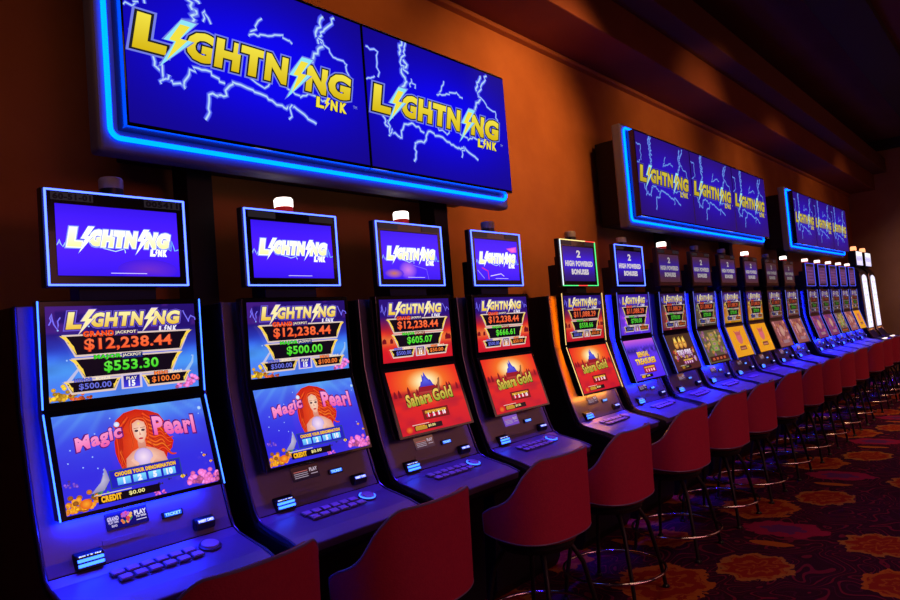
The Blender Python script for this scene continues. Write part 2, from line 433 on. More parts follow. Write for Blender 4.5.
def upper_art(theme, grand, major, mini, minor, level, centre='15'):
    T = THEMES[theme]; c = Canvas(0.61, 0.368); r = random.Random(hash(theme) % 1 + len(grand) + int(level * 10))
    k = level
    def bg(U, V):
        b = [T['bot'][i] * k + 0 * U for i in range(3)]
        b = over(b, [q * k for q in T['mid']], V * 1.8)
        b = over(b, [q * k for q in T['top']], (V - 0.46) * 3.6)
        n = noise2(U, V, 9, 3)
        if theme == 'sea':
            b = over(b, [90, 200, 255], 0.5 * np.exp(-((V - 0.33) / 0.13) ** 2) * (np.abs(U - 0.5) > 0.25))
            b = over(b, [110, 45, 160], 0.45 * (n > 0.6) * (V > 0.7))
        if theme == 'desert':
            b = over(b, [250, 140, 60], 0.8 * np.exp(-((V - 0.35) / 0.09) ** 2))
        return over(b, [q * 0.6 for q in T['top']], 0.25 * (n - 0.4))
    c.grid(bg, 48, 30)
    if theme == 'sea':
        coral(c, 0.06, 0.02, 0.11, (225, 165, 40), r, 40); coral(c, 0.18, 0.0, 0.08, (220, 90, 40), r, 20)
        coral(c, 0.90, 0.02, 0.11, (240, 110, 190), r, 34)
        c.line([(0.10, 0.18), (0.17, 0.32), (0.20, 0.38)], 0.04, (190, 190, 230), taper=True)
        c.line([(0.88, 0.15), (0.95, 0.30), (0.96, 0.38)], 0.05, (150, 190, 240), taper=True)
        for q in range(14): c.ell(r.uniform(0.02, 0.98), r.uniform(0.3, 0.95), 0.006, 0.01, (150, 190, 255), n=6)
    if theme == 'desert':
        for q in range(12):
            x = r.choice([r.uniform(0, 0.14), r.uniform(0.86, 0.98)]); hh = r.uniform(0.04, 0.09)
            c.poly([(x - 0.02, 0.30), (x + 0.02, 0.30), (x + 0.02, 0.30 + hh), (x, 0.33 + hh), (x - 0.02, 0.30 + hh)], (120, 15, 30))
    if theme not in ('sea', 'desert'):
        for q in range(26):
            x = r.uniform(0.02, 0.98); y = r.uniform(0.02, 0.65)
            cc = tuple(min(255, a * r.uniform(0.7, 1.5)) for a in T['mid']); c.ell(x, y, 0.03, 0.04, cc, n=8)
    if level > 0.7:
        c.line(path([(0.01, 0.80), (0.03, 0.92), (0.06, 0.75), (0.08, 0.88)], 3, 0.01, r), 0.014, (120, 110, 255))
        c.line(path([(0.90, 0.92), (0.94, 0.78), (0.96, 0.86), (0.99, 0.80)], 3, 0.01, r), 0.014, (120, 110, 255))
    logo(c, 0.125, 0.765, 0.75, 0.155, tuple(q * k for q in (240, 195, 60)), tuple(q * k for q in (255, 245, 170)), out=(70, 40, 120), rim=(110, 90, 220), bolt=(255, 235, 190), link_col=(245, 240, 255), fs=0.06)
    def banner(u0, u1, v1, v0, sl):
        e = 0.012
        c.poly([(u0 - e, v1 + 0.018), (u1 + e, v1 + 0.018), (u1 - sl + e * 0.6, v0 - 0.022), (u0 + sl - e * 0.6, v0 - 0.022)], tuple(q * k for q in (225, 200, 190)))
        c.poly([(u0, v1), (u1, v1), (u1 - sl, v0), (u0 + sl, v0)], (16, 8, 22))
        m = (v1 + v0) / 2
        for sgn, x in ((1, u0), (-1, u1)):
            c.poly([(x - sgn * 0.025, v1 + 0.01), (x + sgn * 0.015, v1), (x + sgn * (sl * 0.6 + 0.012), m), (x + sgn * (sl * 0.5 + 0.022), m), (x + sgn * (sl + 0.005), v0), (x + sgn * sl * 0.35, m + 0.02), (x + sgn * (sl * 0.35 + 0.005), m + 0.03)], tuple(q * k for q in (255, 215, 80)))
    R = tuple(q * k for q in (255, 85, 35)); G = tuple(q * k for q in (60, 215, 35)); B = tuple(q * k for q in (105, 110, 225)); O = tuple(q * k for q in (255, 125, 45)); Wt = tuple(q * k for q in (255, 240, 200))
    banner(0.09, 0.93, 0.675, 0.475, 0.07)
    c.text('GRAND', 0.21, 0.665, 0.19, 0.055, R, off=0.05, out=(90, 10, 10)); c.rect(0.40, 0.66, 0.56, 0.722, (60, 30, 110)); c.text('JACKPOT', 0.41, 0.672, 0.14, 0.04, Wt, off=0.02)
    c.text(grand, 0.215, 0.505, 0.58, 0.135, R, tuple(q * k for q in (255, 120, 70)), off=0.022, oo=0.035, out=tuple(q * k for q in (130, 30, 30)))
    banner(0.14, 0.85, 0.425, 0.235, 0.065)
    c.text('MAJOR', 0.27, 0.41, 0.17, 0.05, G, off=0.05, out=(10, 70, 20)); c.rect(0.445, 0.405, 0.585, 0.465, tuple(q * 0.5 * k for q in T['mid'])); c.text('JACKPOT', 0.45, 0.417, 0.125, 0.038, Wt, off=0.02)
    c.text(major, 0.33, 0.265, 0.36, 0.12, G, tuple(q * k for q in (110, 240, 70)), off=0.022, oo=0.035, out=(10, 80, 10))
    banner(0.09, 0.42, 0.19, 0.085, 0.035); banner(0.58, 0.91, 0.19, 0.085, 0.035)
    c.text('MINOR', 0.14, 0.19, 0.11, 0.035, B, off=0.04, out=(30, 20, 70)); c.text('BONUS', 0.27, 0.195, 0.09, 0.028, Wt, off=0.03)
    c.text('MINI', 0.66, 0.19, 0.09, 0.035, O, off=0.04, out=(70, 20, 10)); c.text('BONUS', 0.77, 0.195, 0.09, 0.028, Wt, off=0.03)
    c.text(mini, 0.165, 0.10, 0.20, 0.068, B, off=0.02); c.text(minor, 0.64, 0.10, 0.20, 0.068, O, off=0.02)
    bx = (70, 60, 230) if theme == 'sea' else ((235, 150, 40) if theme == 'desert' else T['btn'])
    c.rect(0.43, 0.065, 0.57, 0.225, tuple(q * k for q in (215, 200, 225))); c.rect(0.445, 0.08, 0.555, 0.21, tuple(q * k for q in bx), (20, 15, 120))
    c.text('PLAY', 0.465, 0.165, 0.07, 0.03, Wt, off=0.03); c.text(centre, 0.5, 0.092, None, 0.06, (255, 255, 255), off=0.05)
    return c.mesh('upper_screen', 'lit_display')

def denom(c, T, k=1.0, u0=0.265, u1=0.725, v0=0.165, v1=0.335, nb=4, labels=('1', '2', '5', '10')):
    c.rect(u0 - 0.006, v0 - 0.01, u1 + 0.006, v1 + 0.01, tuple(q * 0.45 * k for q in T['btn']))
    c.rect(u0, v0, u1, v1, tuple(q * k for q in T['panel']))
    c.text('CHOOSE YOUR DENOMINATION', u0 + 0.03, v1 - 0.055, (u1 - u0) - 0.06, 0.036, tuple(q * k for q in (255, 200, 60)), off=0.06, out=(120, 30, 20))
    bw = (u1 - u0 - 0.06) / nb
    for i in range(nb):
        x = u0 + 0.03 + i * bw
        c.rect(x + 0.008, v0 + 0.02, x + bw - 0.008, v1 - 0.075, tuple(q * k for q in T['btn']), tuple(min(255, q * 1.4 * k) for q in T['btn']))
        c.text(labels[i % 4], x + bw * 0.5, v0 + 0.03, None, 0.055, (245, 245, 255), off=0.07)
def credit(c, k=1.0, small=False):
    c.rect(0.17, 0.035, 0.56, 0.115, (8, 5, 12)); c.text('CREDIT', 0.19, 0.05, 0.12, 0.055, tuple(q * k for q in (255, 190, 30)), off=0.06, out=(120, 60, 0))
    c.text('$0.00', 0.36, 0.06, 0.10, 0.042, tuple(q * k for q in (255, 240, 150)), off=0.02)
    c.rect(0.15, 0.125, 0.38, 0.134, (220, 210, 200))

def mermaid(c):
    r = random.Random(4)
    # hair: a mass of long wavy locks spreading to the right
    c.poly([(0.36, 0.86), (0.42, 0.93), (0.50, 0.955), (0.58, 0.925), (0.65, 0.87), (0.68, 0.78), (0.67, 0.66), (0.72, 0.55), (0.70, 0.47), (0.66, 0.42), (0.64, 0.33), (0.58, 0.30), (0.44, 0.30), (0.36, 0.32), (0.335, 0.42), (0.325, 0.52), (0.33, 0.64), (0.37, 0.74), (0.34, 0.80)], (205, 32, 12), (240, 85, 30))
    def lock(pts, w, col):
        q = []
        for i in range(len(pts) - 1):
            for t in range(5):
                f = t / 5; a = pts[max(i - 1, 0)]; b = pts[i]; d = pts[i + 1]; e = pts[min(i + 2, len(pts) - 1)]
                q.append(tuple(0.5 * ((2 * b[m]) + (-a[m] + d[m]) * f + (2 * a[m] - 5 * b[m] + 4 * d[m] - e[m]) * f * f + (-a[m] + 3 * b[m] - 3 * d[m] + e[m]) * f ** 3) for m in (0, 1)))
        q.append(pts[-1]); c.line(q, w, col, (170, 22, 10), taper=True)
    for i in range(9):
        y = 0.88 - i * 0.045
        lock([(0.54, y + 0.02), (0.59, y - 0.045 + 0.01 * (i % 2)), (0.64, y - 0.03), (0.665 + 0.01 * (i % 3), y - 0.11), (0.72 - 0.012 * (i % 4), y - 0.10 - 0.01 * (i % 3))], 0.055, (250, 80 + 14 * (i % 4), 30))
    for i in range(7):
        lock([(0.44 - 0.012 * i, 0.88 - 0.02 * i), (0.38 - 0.005 * i, 0.74), (0.37 - 0.004 * i, 0.56), (0.345 + 0.012 * (i % 3), 0.42), (0.36 + 0.02 * (i % 4), 0.31)], 0.045, (245, 70 + 16 * (i % 3), 28))
    # shoulders and neck, head
    c.poly([(0.375, 0.33), (0.385, 0.44), (0.43, 0.50), (0.475, 0.53), (0.53, 0.53), (0.58, 0.50), (0.635, 0.44), (0.655, 0.33)], (225, 150, 130), (255, 215, 190))
    c.rect(0.475, 0.50, 0.525, 0.60, (205, 130, 110), (225, 150, 130))
    c.poly([(0.455, 0.74), (0.46, 0.80), (0.50, 0.835), (0.54, 0.80), (0.548, 0.74), (0.54, 0.65), (0.515, 0.585), (0.50, 0.575), (0.482, 0.59), (0.462, 0.65)], (235, 175, 150), (255, 220, 195))
    for x in (0.480, 0.524):
        c.ell(x, 0.715, 0.013, 0.013, (70, 45, 60), n=10); c.line([(x - 0.016, 0.742), (x + 0.016, 0.745)], 0.006, (150, 70, 45))
    c.poly([(0.499, 0.71), (0.508, 0.665), (0.494, 0.663)], (215, 145, 125))
    c.ell(0.501, 0.627, 0.016, 0.010, (200, 40, 60), n=10)
    c.poly([(0.492, 0.80), (0.501, 0.775), (0.511, 0.80)], (250, 220, 120))
    for sx in (-1, 1): lock([(0.50, 0.85), (0.50 + sx * 0.04, 0.83), (0.50 + sx * 0.058, 0.74), (0.50 + sx * 0.052, 0.62), (0.50 + sx * 0.08, 0.50)], 0.04, (250, 100, 40))
    # pearl
    c.ell(0.495, 0.425, 0.062, 0.098, (190, 165, 225), n=24); c.ell(0.495, 0.425, 0.055, 0.088, (205, 180, 235), (250, 225, 245), 24)
    c.poly([(0.45, 0.33), (0.41, 0.41), (0.425, 0.43), (0.46, 0.37)], (245, 190, 170)); c.poly([(0.54, 0.33), (0.585, 0.41), (0.565, 0.43), (0.53, 0.37)], (245, 190, 170))

def lower_art(theme, level=1.0):
    T = THEMES[theme]; c = Canvas(0.61, 0.375); r = random.Random(len(theme) * 7); k = level
    if theme == 'sea':
        def bg(U, V):
            b = over([0 * U + 52, 0 * U + 45, 0 * U + 225], (70, 95, 240), (V - 0.35) * 1.6)
            b = over(b, (95, 175, 245), np.clip((V - 0.72) * 3, 0, 1) * (0.45 + 0.5 * np.exp(-((U - 0.65) / 0.3) ** 2)))
            ray = np.clip(np.sin((U - 0.5) * 26 / (1.45 - V)) - 0.2, 0, 1) * np.clip(V - 0.55, 0, 1)
            b = over(b, (120, 200, 250), ray * 0.8)
            return over(b, (60, 40, 200), 0.6 * (noise2(U, V, 6, 2) - 0.4))
        c.grid(bg, 60, 36)
        coral(c, 0.10, 0.03, 0.13, (225, 130, 35), r, 54); coral(c, 0.05, 0.02, 0.07, (250, 150, 30), r, 16); coral(c, 0.06, 0.26, 0.06, (110, 70, 190), r, 14); coral(c, 0.20, 0.14, 0.06, (60, 110, 80), r, 12)
        c.poly([(0.15, 0.16), (0.21, 0.24), (0.245, 0.36), (0.25, 0.40), (0.26, 0.36), (0.27, 0.26), (0.23, 0.17)], (150, 140, 185), (195, 190, 220))
        coral(c, 0.90, 0.02, 0.13, (245, 110, 190), r, 60); coral(c, 0.56, 0.0, 0.06, (240, 100, 200), r, 16)
        fish(c, 0.74, 0.14, 0.022); fish(c, 0.92, 0.32, 0.016, (250, 170, 60)); fish(c, 0.96, 0.24, 0.015, (250, 170, 60)); fish(c, 0.57, 0.11, 0.018, (40, 40, 110)); fish(c, 0.64, 0.14, 0.012, (30, 40, 140))
        for q in range(22): c.ell(r.uniform(0.03, 0.97), r.uniform(0.3, 0.95), 0.005, 0.008, (160, 190, 255), n=6)
        c.ell(0.95, 0.87, 0.014, 0.022, (150, 190, 250), (200, 230, 255), 10)
        mermaid(c)
        pk = (240, 90, 170); pk2 = (255, 160, 215); ou = (95, 20, 120)
        c.text('Magic', 0.10, 0.56, 0.28, 0.17, pk, pk2, out=ou, off=0.04, warp=lambda u, v: (u, v + (u - 0.11) * 0.30)); c.ell(0.36, 0.815, 0.018, 0.028, (190, 205, 250), (250, 250, 255), 14)
        c.text('Pearl', 0.60, 0.60, 0.28, 0.19, pk, pk2, out=ou, off=0.04, warp=lambda u, v: (u, v + (0.88 - u) * 0.16))
        denom(c, T); credit(c)
        c.ell(0.10, 0.07, 0.035, 0.05, (230, 90, 20), (255, 170, 40), 12)
    elif theme == 'desert':
        def bg(U, V):
            b = over([0 * U + 205, 0 * U + 18, 0 * U + 38], (235, 45, 30), V * 1.5)
            d = np.sqrt(((U - 0.50) / 0.42) ** 2 + ((V - 0.78) / 0.33) ** 2)
            b = over(b, (250, 150, 40), np.clip(1.25 - d, 0, 1)); b = over(b, (255, 240, 190), np.clip(0.65 - d, 0, 1) * 2.2)
            b = over(b, (150, 15, 40), 0.75 * (V < 0.66) * np.exp(-((V - 0.6) / 0.06) ** 2))
            return over(b, (120, 8, 60), 0.8 * np.clip(noise2(U * 0.5, V, 12, 5) - 0.5, 0, 1) * (V < 0.55))
        c.grid(bg, 52, 32)
        for q in range(16):
            x = r.uniform(0.02, 0.98)
            if 0.36 < x < 0.64: continue
            hh = r.uniform(0.03, 0.12); w = 0.016
            c.poly([(x - w, 0.58), (x + w, 0.58), (x + w, 0.58 + hh), (x + w * 0.7, 0.61 + hh), (x, 0.64 + hh), (x - w * 0.7, 0.61 + hh), (x - w, 0.58 + hh)], (130, 14, 30))
        c.poly([(0.36, 0.62), (0.38, 0.70), (0.42, 0.73), (0.58, 0.73), (0.62, 0.70), (0.66, 0.62)], (150, 20, 35))
        c.poly([(0.40, 0.70), (0.43, 0.78), (0.45, 0.78), (0.465, 0.90), (0.485, 0.86), (0.50, 0.94), (0.53, 0.84), (0.55, 0.80), (0.57, 0.80), (0.60, 0.70)], (60, 50, 190), (90, 100, 235))
        c.poly([(0.63, 0.60), (0.66, 0.70), (0.68, 0.80), (0.71, 0.82), (0.70, 0.76), (0.68, 0.68), (0.66, 0.60)], (150, 95, 60))
        gd = (150, 165, 40); gd2 = (245, 200, 90); ou = (50, 30, 10)
        c.text('Sahara', 0.17, 0.42, 0.34, 0.18, gd, gd2, out=ou, off=0.04, warp=lambda u, v: (u, v + (u - 0.2) * 0.08))
        c.text('Gold', 0.55, 0.42, 0.28, 0.18, gd, gd2, out=ou, off=0.04, warp=lambda u, v: (u, v + (u - 0.2) * 0.08))
        denom(c, T, u0=0.34, u1=0.70, v0=0.19, v1=0.33); credit(c, 1.0)
        c.rect(0.18, 0.045, 0.34, 0.10, (190, 140, 40)); c.ell(0.10, 0.07, 0.045, 0.05, (210, 50, 20), (240, 120, 30), 12)
    elif theme == 'violet':
        def bg(U, V):
            b = over([0 * U + 80, 0 * U + 40, 0 * U + 245], (105, 60, 235), V)
            b = over(b, (205, 95, 215), np.clip((V - 0.80) * 5, 0, 1)); return over(b, (40, 25, 120), 0.9 * np.exp(-((V - 0.72) / 0.07) ** 2) * (noise2(U, V, 14, 1) > 0.35))
        c.grid(bg, 36, 24)
        for q in range(8): c.poly([(0.1 + q * .1, 0.72), (0.14 + q * .1, 0.72), (0.12 + q * .1, 0.86)], (75, 50, 170))
        c.text('BENGAL', 0.30, 0.56, 0.38, 0.12, (235, 160, 30), (255, 220, 90), out=(90, 40, 10), off=0.06); c.text('TREASURES', 0.17, 0.38, 0.66, 0.13, (235, 160, 30), (255, 225, 100), out=(90, 40, 10), off=0.06)
        denom(c, T, u0=0.34, u1=0.74, v0=0.15, v1=0.32); credit(c)
    elif theme == 'ember':
        c.grid(lambda U, V: over([0 * U + 80, 0 * U + 32, 0 * U + 30], (70, 45, 30), V + 0.4 * noise2(U, V, 8, 2)), 24, 16)
        for x in (0.32, 0.50, 0.66):
            c.ell(x, 0.72, 0.085, 0.13, (190, 110, 40), (250, 200, 90), 12); c.poly([(x - 0.06, 0.78), (x - 0.03, 0.93), (x, 0.84), (x + 0.03, 0.95), (x + 0.06, 0.78)], (240, 180, 50), (255, 235, 130))
            c.ell(x - 0.025, 0.74, 0.014, 0.02, (60, 20, 15), n=8); c.ell(x + 0.025, 0.74, 0.014, 0.02, (60, 20, 15), n=8)
        for q in range(44):
            cc = r.choice([(190, 130, 200), (220, 180, 220), (150, 60, 120), (200, 70, 60), (230, 170, 80)]); c.ell(r.uniform(0.10, 0.92), r.uniform(0.22, 0.56), 0.035, 0.05, cc, tuple(q2 * 0.6 for q2 in cc), 8)
        c.text('TIKI FIRE', 0.22, 0.42, 0.56, 0.12, (200, 170, 215), (245, 230, 245), out=(90, 20, 60), off=0.06); denom(c, T, 1.0, 0.32, 0.76, 0.14, 0.30); credit(c, 0.7)
    else:
        T2 = {'totem': [(90, 80, 50), (110, 130, 60), (150, 100, 50), (120, 70, 110), (170, 130, 80)], 'amber': [(230, 145, 20), (235, 130, 25), (225, 170, 30)], 'rose': [(130, 70, 70), (170, 110, 110), (110, 50, 60), (150, 90, 60)], 'plum': [(110, 45, 90), (140, 60, 110), (90, 50, 120), (120, 60, 60)]}[theme]
        base = T['bot']
        c.grid(lambda U, V: over([0 * U + base[i] for i in range(3)], T2[0], noise2(U, V, 6, 4) + V * 0.4 - 0.2), 20, 14)
        for q in range(60 if theme != 'amber' else 10):
            cc = r.choice(T2); c.ell(r.uniform(0.06, 0.94), r.uniform(0.22, 0.94), 0.05, 0.065, cc, tuple(min(255, q2 * 1.3) for q2 in cc), 8)
        if theme == 'amber':
            c.ell(0.50, 0.62, 0.17, 0.22, (200, 110, 90), (215, 90, 120), 14); c.poly([(0.36, 0.70), (0.30, 0.88), (0.42, 0.80), (0.58, 0.80), (0.70, 0.88), (0.64, 0.70)], (190, 90, 80))
            c.rect(0.33, 0.20, 0.70, 0.34, (125, 65, 40)); c.rect(0.37, 0.23, 0.66, 0.28, (190, 120, 90))
        elif theme == 'totem':
            c.rect(0.36, 0.34, 0.64, 0.92, (110, 150, 70), (150, 120, 60))
            for q in range(4): c.ell(0.5, 0.84 - 0.14 * q, 0.10, 0.05, (190, 150, 80), (110, 90, 140), 10)
            c.rect(0.04, 0.04, 0.96, 0.20, (65, 25, 15)); [c.rect(0.15 + 0.18 * q, 0.08, 0.25 + 0.18 * q, 0.15, (190, 90, 50)) for q in range(4)]
        else:
            c.rect(0.30, 0.12, 0.75, 0.24, (150, 110, 120)); c.ell(0.5, 0.60, 0.16, 0.22, (170, 120, 110), (200, 150, 130), 12)
    return c.mesh('lower_screen', 'lit_display')

# ------------------------------------------------------------------ slot machines
YO = 3.0                                        # the machine's origin stands at y = 3.0
def P(y, zrel): return (y - YO, zrel + CAMZ)
FRONT = [(2.975, 0.235), (2.962, -0.157), (2.93, -0.32), (2.872, -0.553), (2.812, -0.725), (2.788, -0.770), (2.745, -0.795), (2.56, -0.838), (2.485, -0.865)]
def seg_pos(a, b, t): return (a[0] + (b[0] - a[0]) * t, a[1] + (b[1] - a[1]) * t)
def m_body():
    f = [P(y + 0.018, z + (0.0 if z > -0.75 else -0.02)) for y, z in FRONT]
    prof = [P(3.36, 0.235)] + f + [P(2.50, -0.93), P(2.60, -0.985), P(2.78, -1.04), P(2.82, -1.68), P(2.86, -1.75), P(3.36, -1.75)]
    return MB().prism(prof, -0.385, 0.385).mesh('cabinet_body', 'black_satin', 0.008)
def m_front():                                  # the silver face, following the curve of the cabinet
    lo_ = [P(y, z) for y, z in FRONT[:6]]; up_ = [P(y + 0.02, z) for y, z in FRONT[:6]]
    return MB().prism(lo_ + up_[::-1], -0.372, 0.372).mesh('front_panel', 'silver_panel', 0.004)
def m_deck():
    a = FRONT[5:]; lo_ = [P(y, z) for y, z in a] + [P(2.492, -0.905)]; up_ = [P(2.56, -0.885), P(2.80, -0.80)]
    return MB().prism(lo_ + up_, -0.378, 0.378).mesh('button_deck', 'deck_silver', 0.006)
def m_trim(s):
    mb = MB(); pts = [(s * 0.379, *P(y - 0.004, z)) for y, z in FRONT]
    return mb.tube(pts, 0.006, 8).mesh('edge_trim', 'edge_trim', smooth=True)
JT = (2.878, -0.176)
def m_module():
    f = [P(2.878, 0.247), P(*JT), P(2.762, -0.572)]; b = [P(2.818, -0.572), P(2.93, -0.19), P(2.93, 0.247)]
    mb = MB().prism(f + b, -0.33, 0.33)
    return mb.mesh('screen_housing', 'bezel_black', 0.004)
def m_mount():
    return MB().prism([P(2.925, 0.20), P(2.925, -0.18), P(2.82, -0.53), P(2.89, -0.53), P(2.97, -0.18), P(2.985, 0.20)], -0.22, 0.22).mesh('mount', 'black_satin')
def m_gap():
    return MB().box(-0.325, 0.325, 2.870 - YO, 2.90 - YO, -0.180 + CAMZ, -0.168 + CAMZ).mesh('joint', 'black_satin')
def m_edge(s, m):
    mb = MB(); x = s * 0.3305
    mb.tube([(x, *P(2.874, 0.245)), (x, *P(2.874, -0.166))], 0.0032, 6); mb.tube([(x, *P(2.873, -0.184)), (x, *P(2.757, -0.570))], 0.0032, 6)
    return mb.mesh('edge_light', m)
def m_back(s, m):
    mb = MB(); x = s * 0.268
    for a, b in (((2.934, 0.235), (2.934, -0.18)), ((2.934, -0.195), (2.823, -0.565))):
        mb.prism([P(*a), P(*b), P(b[0] + 0.006, b[1]), P(a[0] + 0.006, a[1])], x - 0.006, x + 0.006)
    return mb.mesh('back_light', m)
def m_under(m):
    return MB().prism([P(2.792, -0.5725), P(2.816, -0.5725), P(2.816, -0.576), P(2.792, -0.576)], -0.29, 0.29).mesh('under_light', m)
def m_topper():
    return MB().box(-0.297, 0.297, 2.885 - YO, 2.925 - YO, 0.300 + CAMZ, 0.692 + CAMZ).mesh('topper_housing', 'black_plastic', 0.005)
def m_neck():
    mb = MB().box(-0.16, 0.16, 2.925 - YO, 3.02 - YO, 0.22 + CAMZ, 0.56 + CAMZ)
    mb.box(-0.11, 0.11, 3.02 - YO, 3.12 - YO, 0.22 + CAMZ, 0.50 + CAMZ)
    return mb.mesh('neck', 'black_satin', 0.004)
def m_tbezel(m):
    mb = MB(); y0, y1 = 2.879 - YO, 2.887 - YO; z0, z1 = 0.312 + CAMZ, 0.680 + CAMZ
    mb.box(-0.278, 0.278, y0, y1, z1 - 0.045, z1); mb.box(-0.278, 0.278, y0, y1, z0, z0 + 0.030)
    mb.box(-0.278, -0.252, y0, y1, z0 + 0.03, z1 - 0.045); mb.box(0.252, 0.278, y0, y1, z0 + 0.03, z1 - 0.045)
    return mb.mesh('topper_bezel', m)
def m_tneon(sides, m):
    """one closed or open run of edge lighting"""
    y = 2.880 - YO; z0, z1 = 0.308 + CAMZ, 0.684 + CAMZ; w = 0.0065; X = 0.284
    mb = MB()
    if 't' in sides: mb.box(-X - w / 2, X + w / 2, y - w, y, z1 - w / 2, z1 + w / 2)
    if 'b' in sides: mb.box(-X - w / 2, X + w / 2, y - w, y, z0 - w / 2, z0 + w / 2)
    if 'l' in sides: mb.box(-X - w / 2, -X + w / 2, y - w, y, z0 + w / 2, z1 - w / 2)
    if 'r' in sides: mb.box(X - w / 2, X + w / 2, y - w, y, z0 + w / 2, z1 - w / 2)
    if 'T' in sides: mb.box(-X - w / 2, 0.12, y - w, y, z1 - w / 2, z1 + w / 2)
    if 'U' in sides: mb.box(0.12, X + w / 2, y - w, y, z1 - w / 2, z1 + w / 2)
    if 'B' in sides: mb.box(-0.05, 0.10, y - w, y, z0 - w / 2, z0 + w / 2)
    if 'D' in sides: mb.box(-X - w / 2, -0.05, y - w, y, z0 - w / 2, z0 + w / 2).box(0.10, X + w / 2, y - w, y, z0 - w / 2, z0 + w / 2)
    return mb.mesh('neon_edge', m)
def tag_text(st, w=0.16, h=0.032):
    c = Canvas(w, h); c.rect(0, 0, 1, 1, (34, 30, 36))
    if st: c.text(st, 0.06, 0.15, 0.88, 0.7, (8, 6, 12), off=0.05)
    return c.mesh('number_tag', 'lit_display')  # printed tag, made to glow with the display material
def card_art(kind):
    c = Canvas(0.165, 0.068)
    if kind == 'colour':
        c.rect(0, 0, 1, 1, (14, 8, 90), (20, 10, 130))
        c.text('GRAND', 0.04, 0.52, 0.26, 0.22, (200, 190, 235), off=0.06); c.text('PLAY WIN', 0.06, 0.36, 0.22, 0.12, (200, 190, 235), off=0.05); c.text('BIG', 0.12, 0.16, 0.12, 0.12, (190, 180, 225), off=0.05)
        r = random.Random(2)
        for i in range(26):
            cc = r.choice([(230, 120, 30), (240, 180, 60), (60, 140, 70), (190, 90, 190), (220, 70, 50)]); c.ell(0.48 + r.uniform(-0.13, 0.13), 0.5 + r.uniform(-0.32, 0.32), 0.035, 0.09, cc, n=8)
        c.text('PLAY', 0.68, 0.55, 0.28, 0.24, (225, 220, 245), off=0.06); c.text('TO WIN', 0.70, 0.38, 0.24, 0.11, (215, 210, 240), off=0.05); c.rect(0.70, 0.22, 0.95, 0.27, (200, 195, 235))
    else:
        k = {'dark': ((24, 14, 34), (60, 28, 30)), 'tan': ((60, 40, 60), (120, 75, 60)), 'violet': ((110, 70, 190), (130, 85, 190))}[kind]
        c.rect(0, 0, 1, 1, k[0], k[1]); c.text('PLAY', 0.66, 0.52, 0.28, 0.24, (190, 170, 190), off=0.05)
        for q in range(4): c.rect(0.08, 0.62 - 0.14 * q, 0.58, 0.67 - 0.14 * q, (190, 100, 100) if q == 0 else (165, 150, 170))
        c.rect(0.68, 0.30, 0.94, 0.36, (170, 150, 170))
    return c.mesh('notice_card', 'lit_display')  # printed card, no lamp; its glow comes from the display material
def glow_text(st, w, h, col=(110, 190, 255), bg=(20, 60, 230)):
    c = Canvas(w, h); c.rect(0, 0, 1, 1, bg); c.text(st, 0.05, 0.18, 0.9, 0.64, col, off=0.05); return c.mesh('lit_legend', 'bright_display')
def m_button(w, d, h=0.010):
    mb = MB(); mb.box(-w, w, -d, d, 0, h * 0.45)
    mb.v = mb.v; me = mb.mesh('button_rim', 'button_rim', 0.003); return me
def m_cap(w, d): return MB().box(-w, w, -d, d, 0.003, 0.010).mesh('button', 'button_plastic', 0.003)
def belly(t):                                    # t: 0 just under the screens .. 1 at the crease
    y, z = seg_pos(FRONT[3], FRONT[4], t); return P(y, z)
BT = math.atan2(FRONT[3][0] - FRONT[4][0], FRONT[3][1] - FRONT[4][1])     # backward lean of the belly panel
LT = math.atan2(2.878 - 2.762, 0.396)
D0, D1 = FRONT[6], FRONT[7]; DT = math.atan2(D0[1] - D1[1], D0[0] - D1[0])
def deck(t):
    y, z = seg_pos(D0, D1, t); return P(y, z)

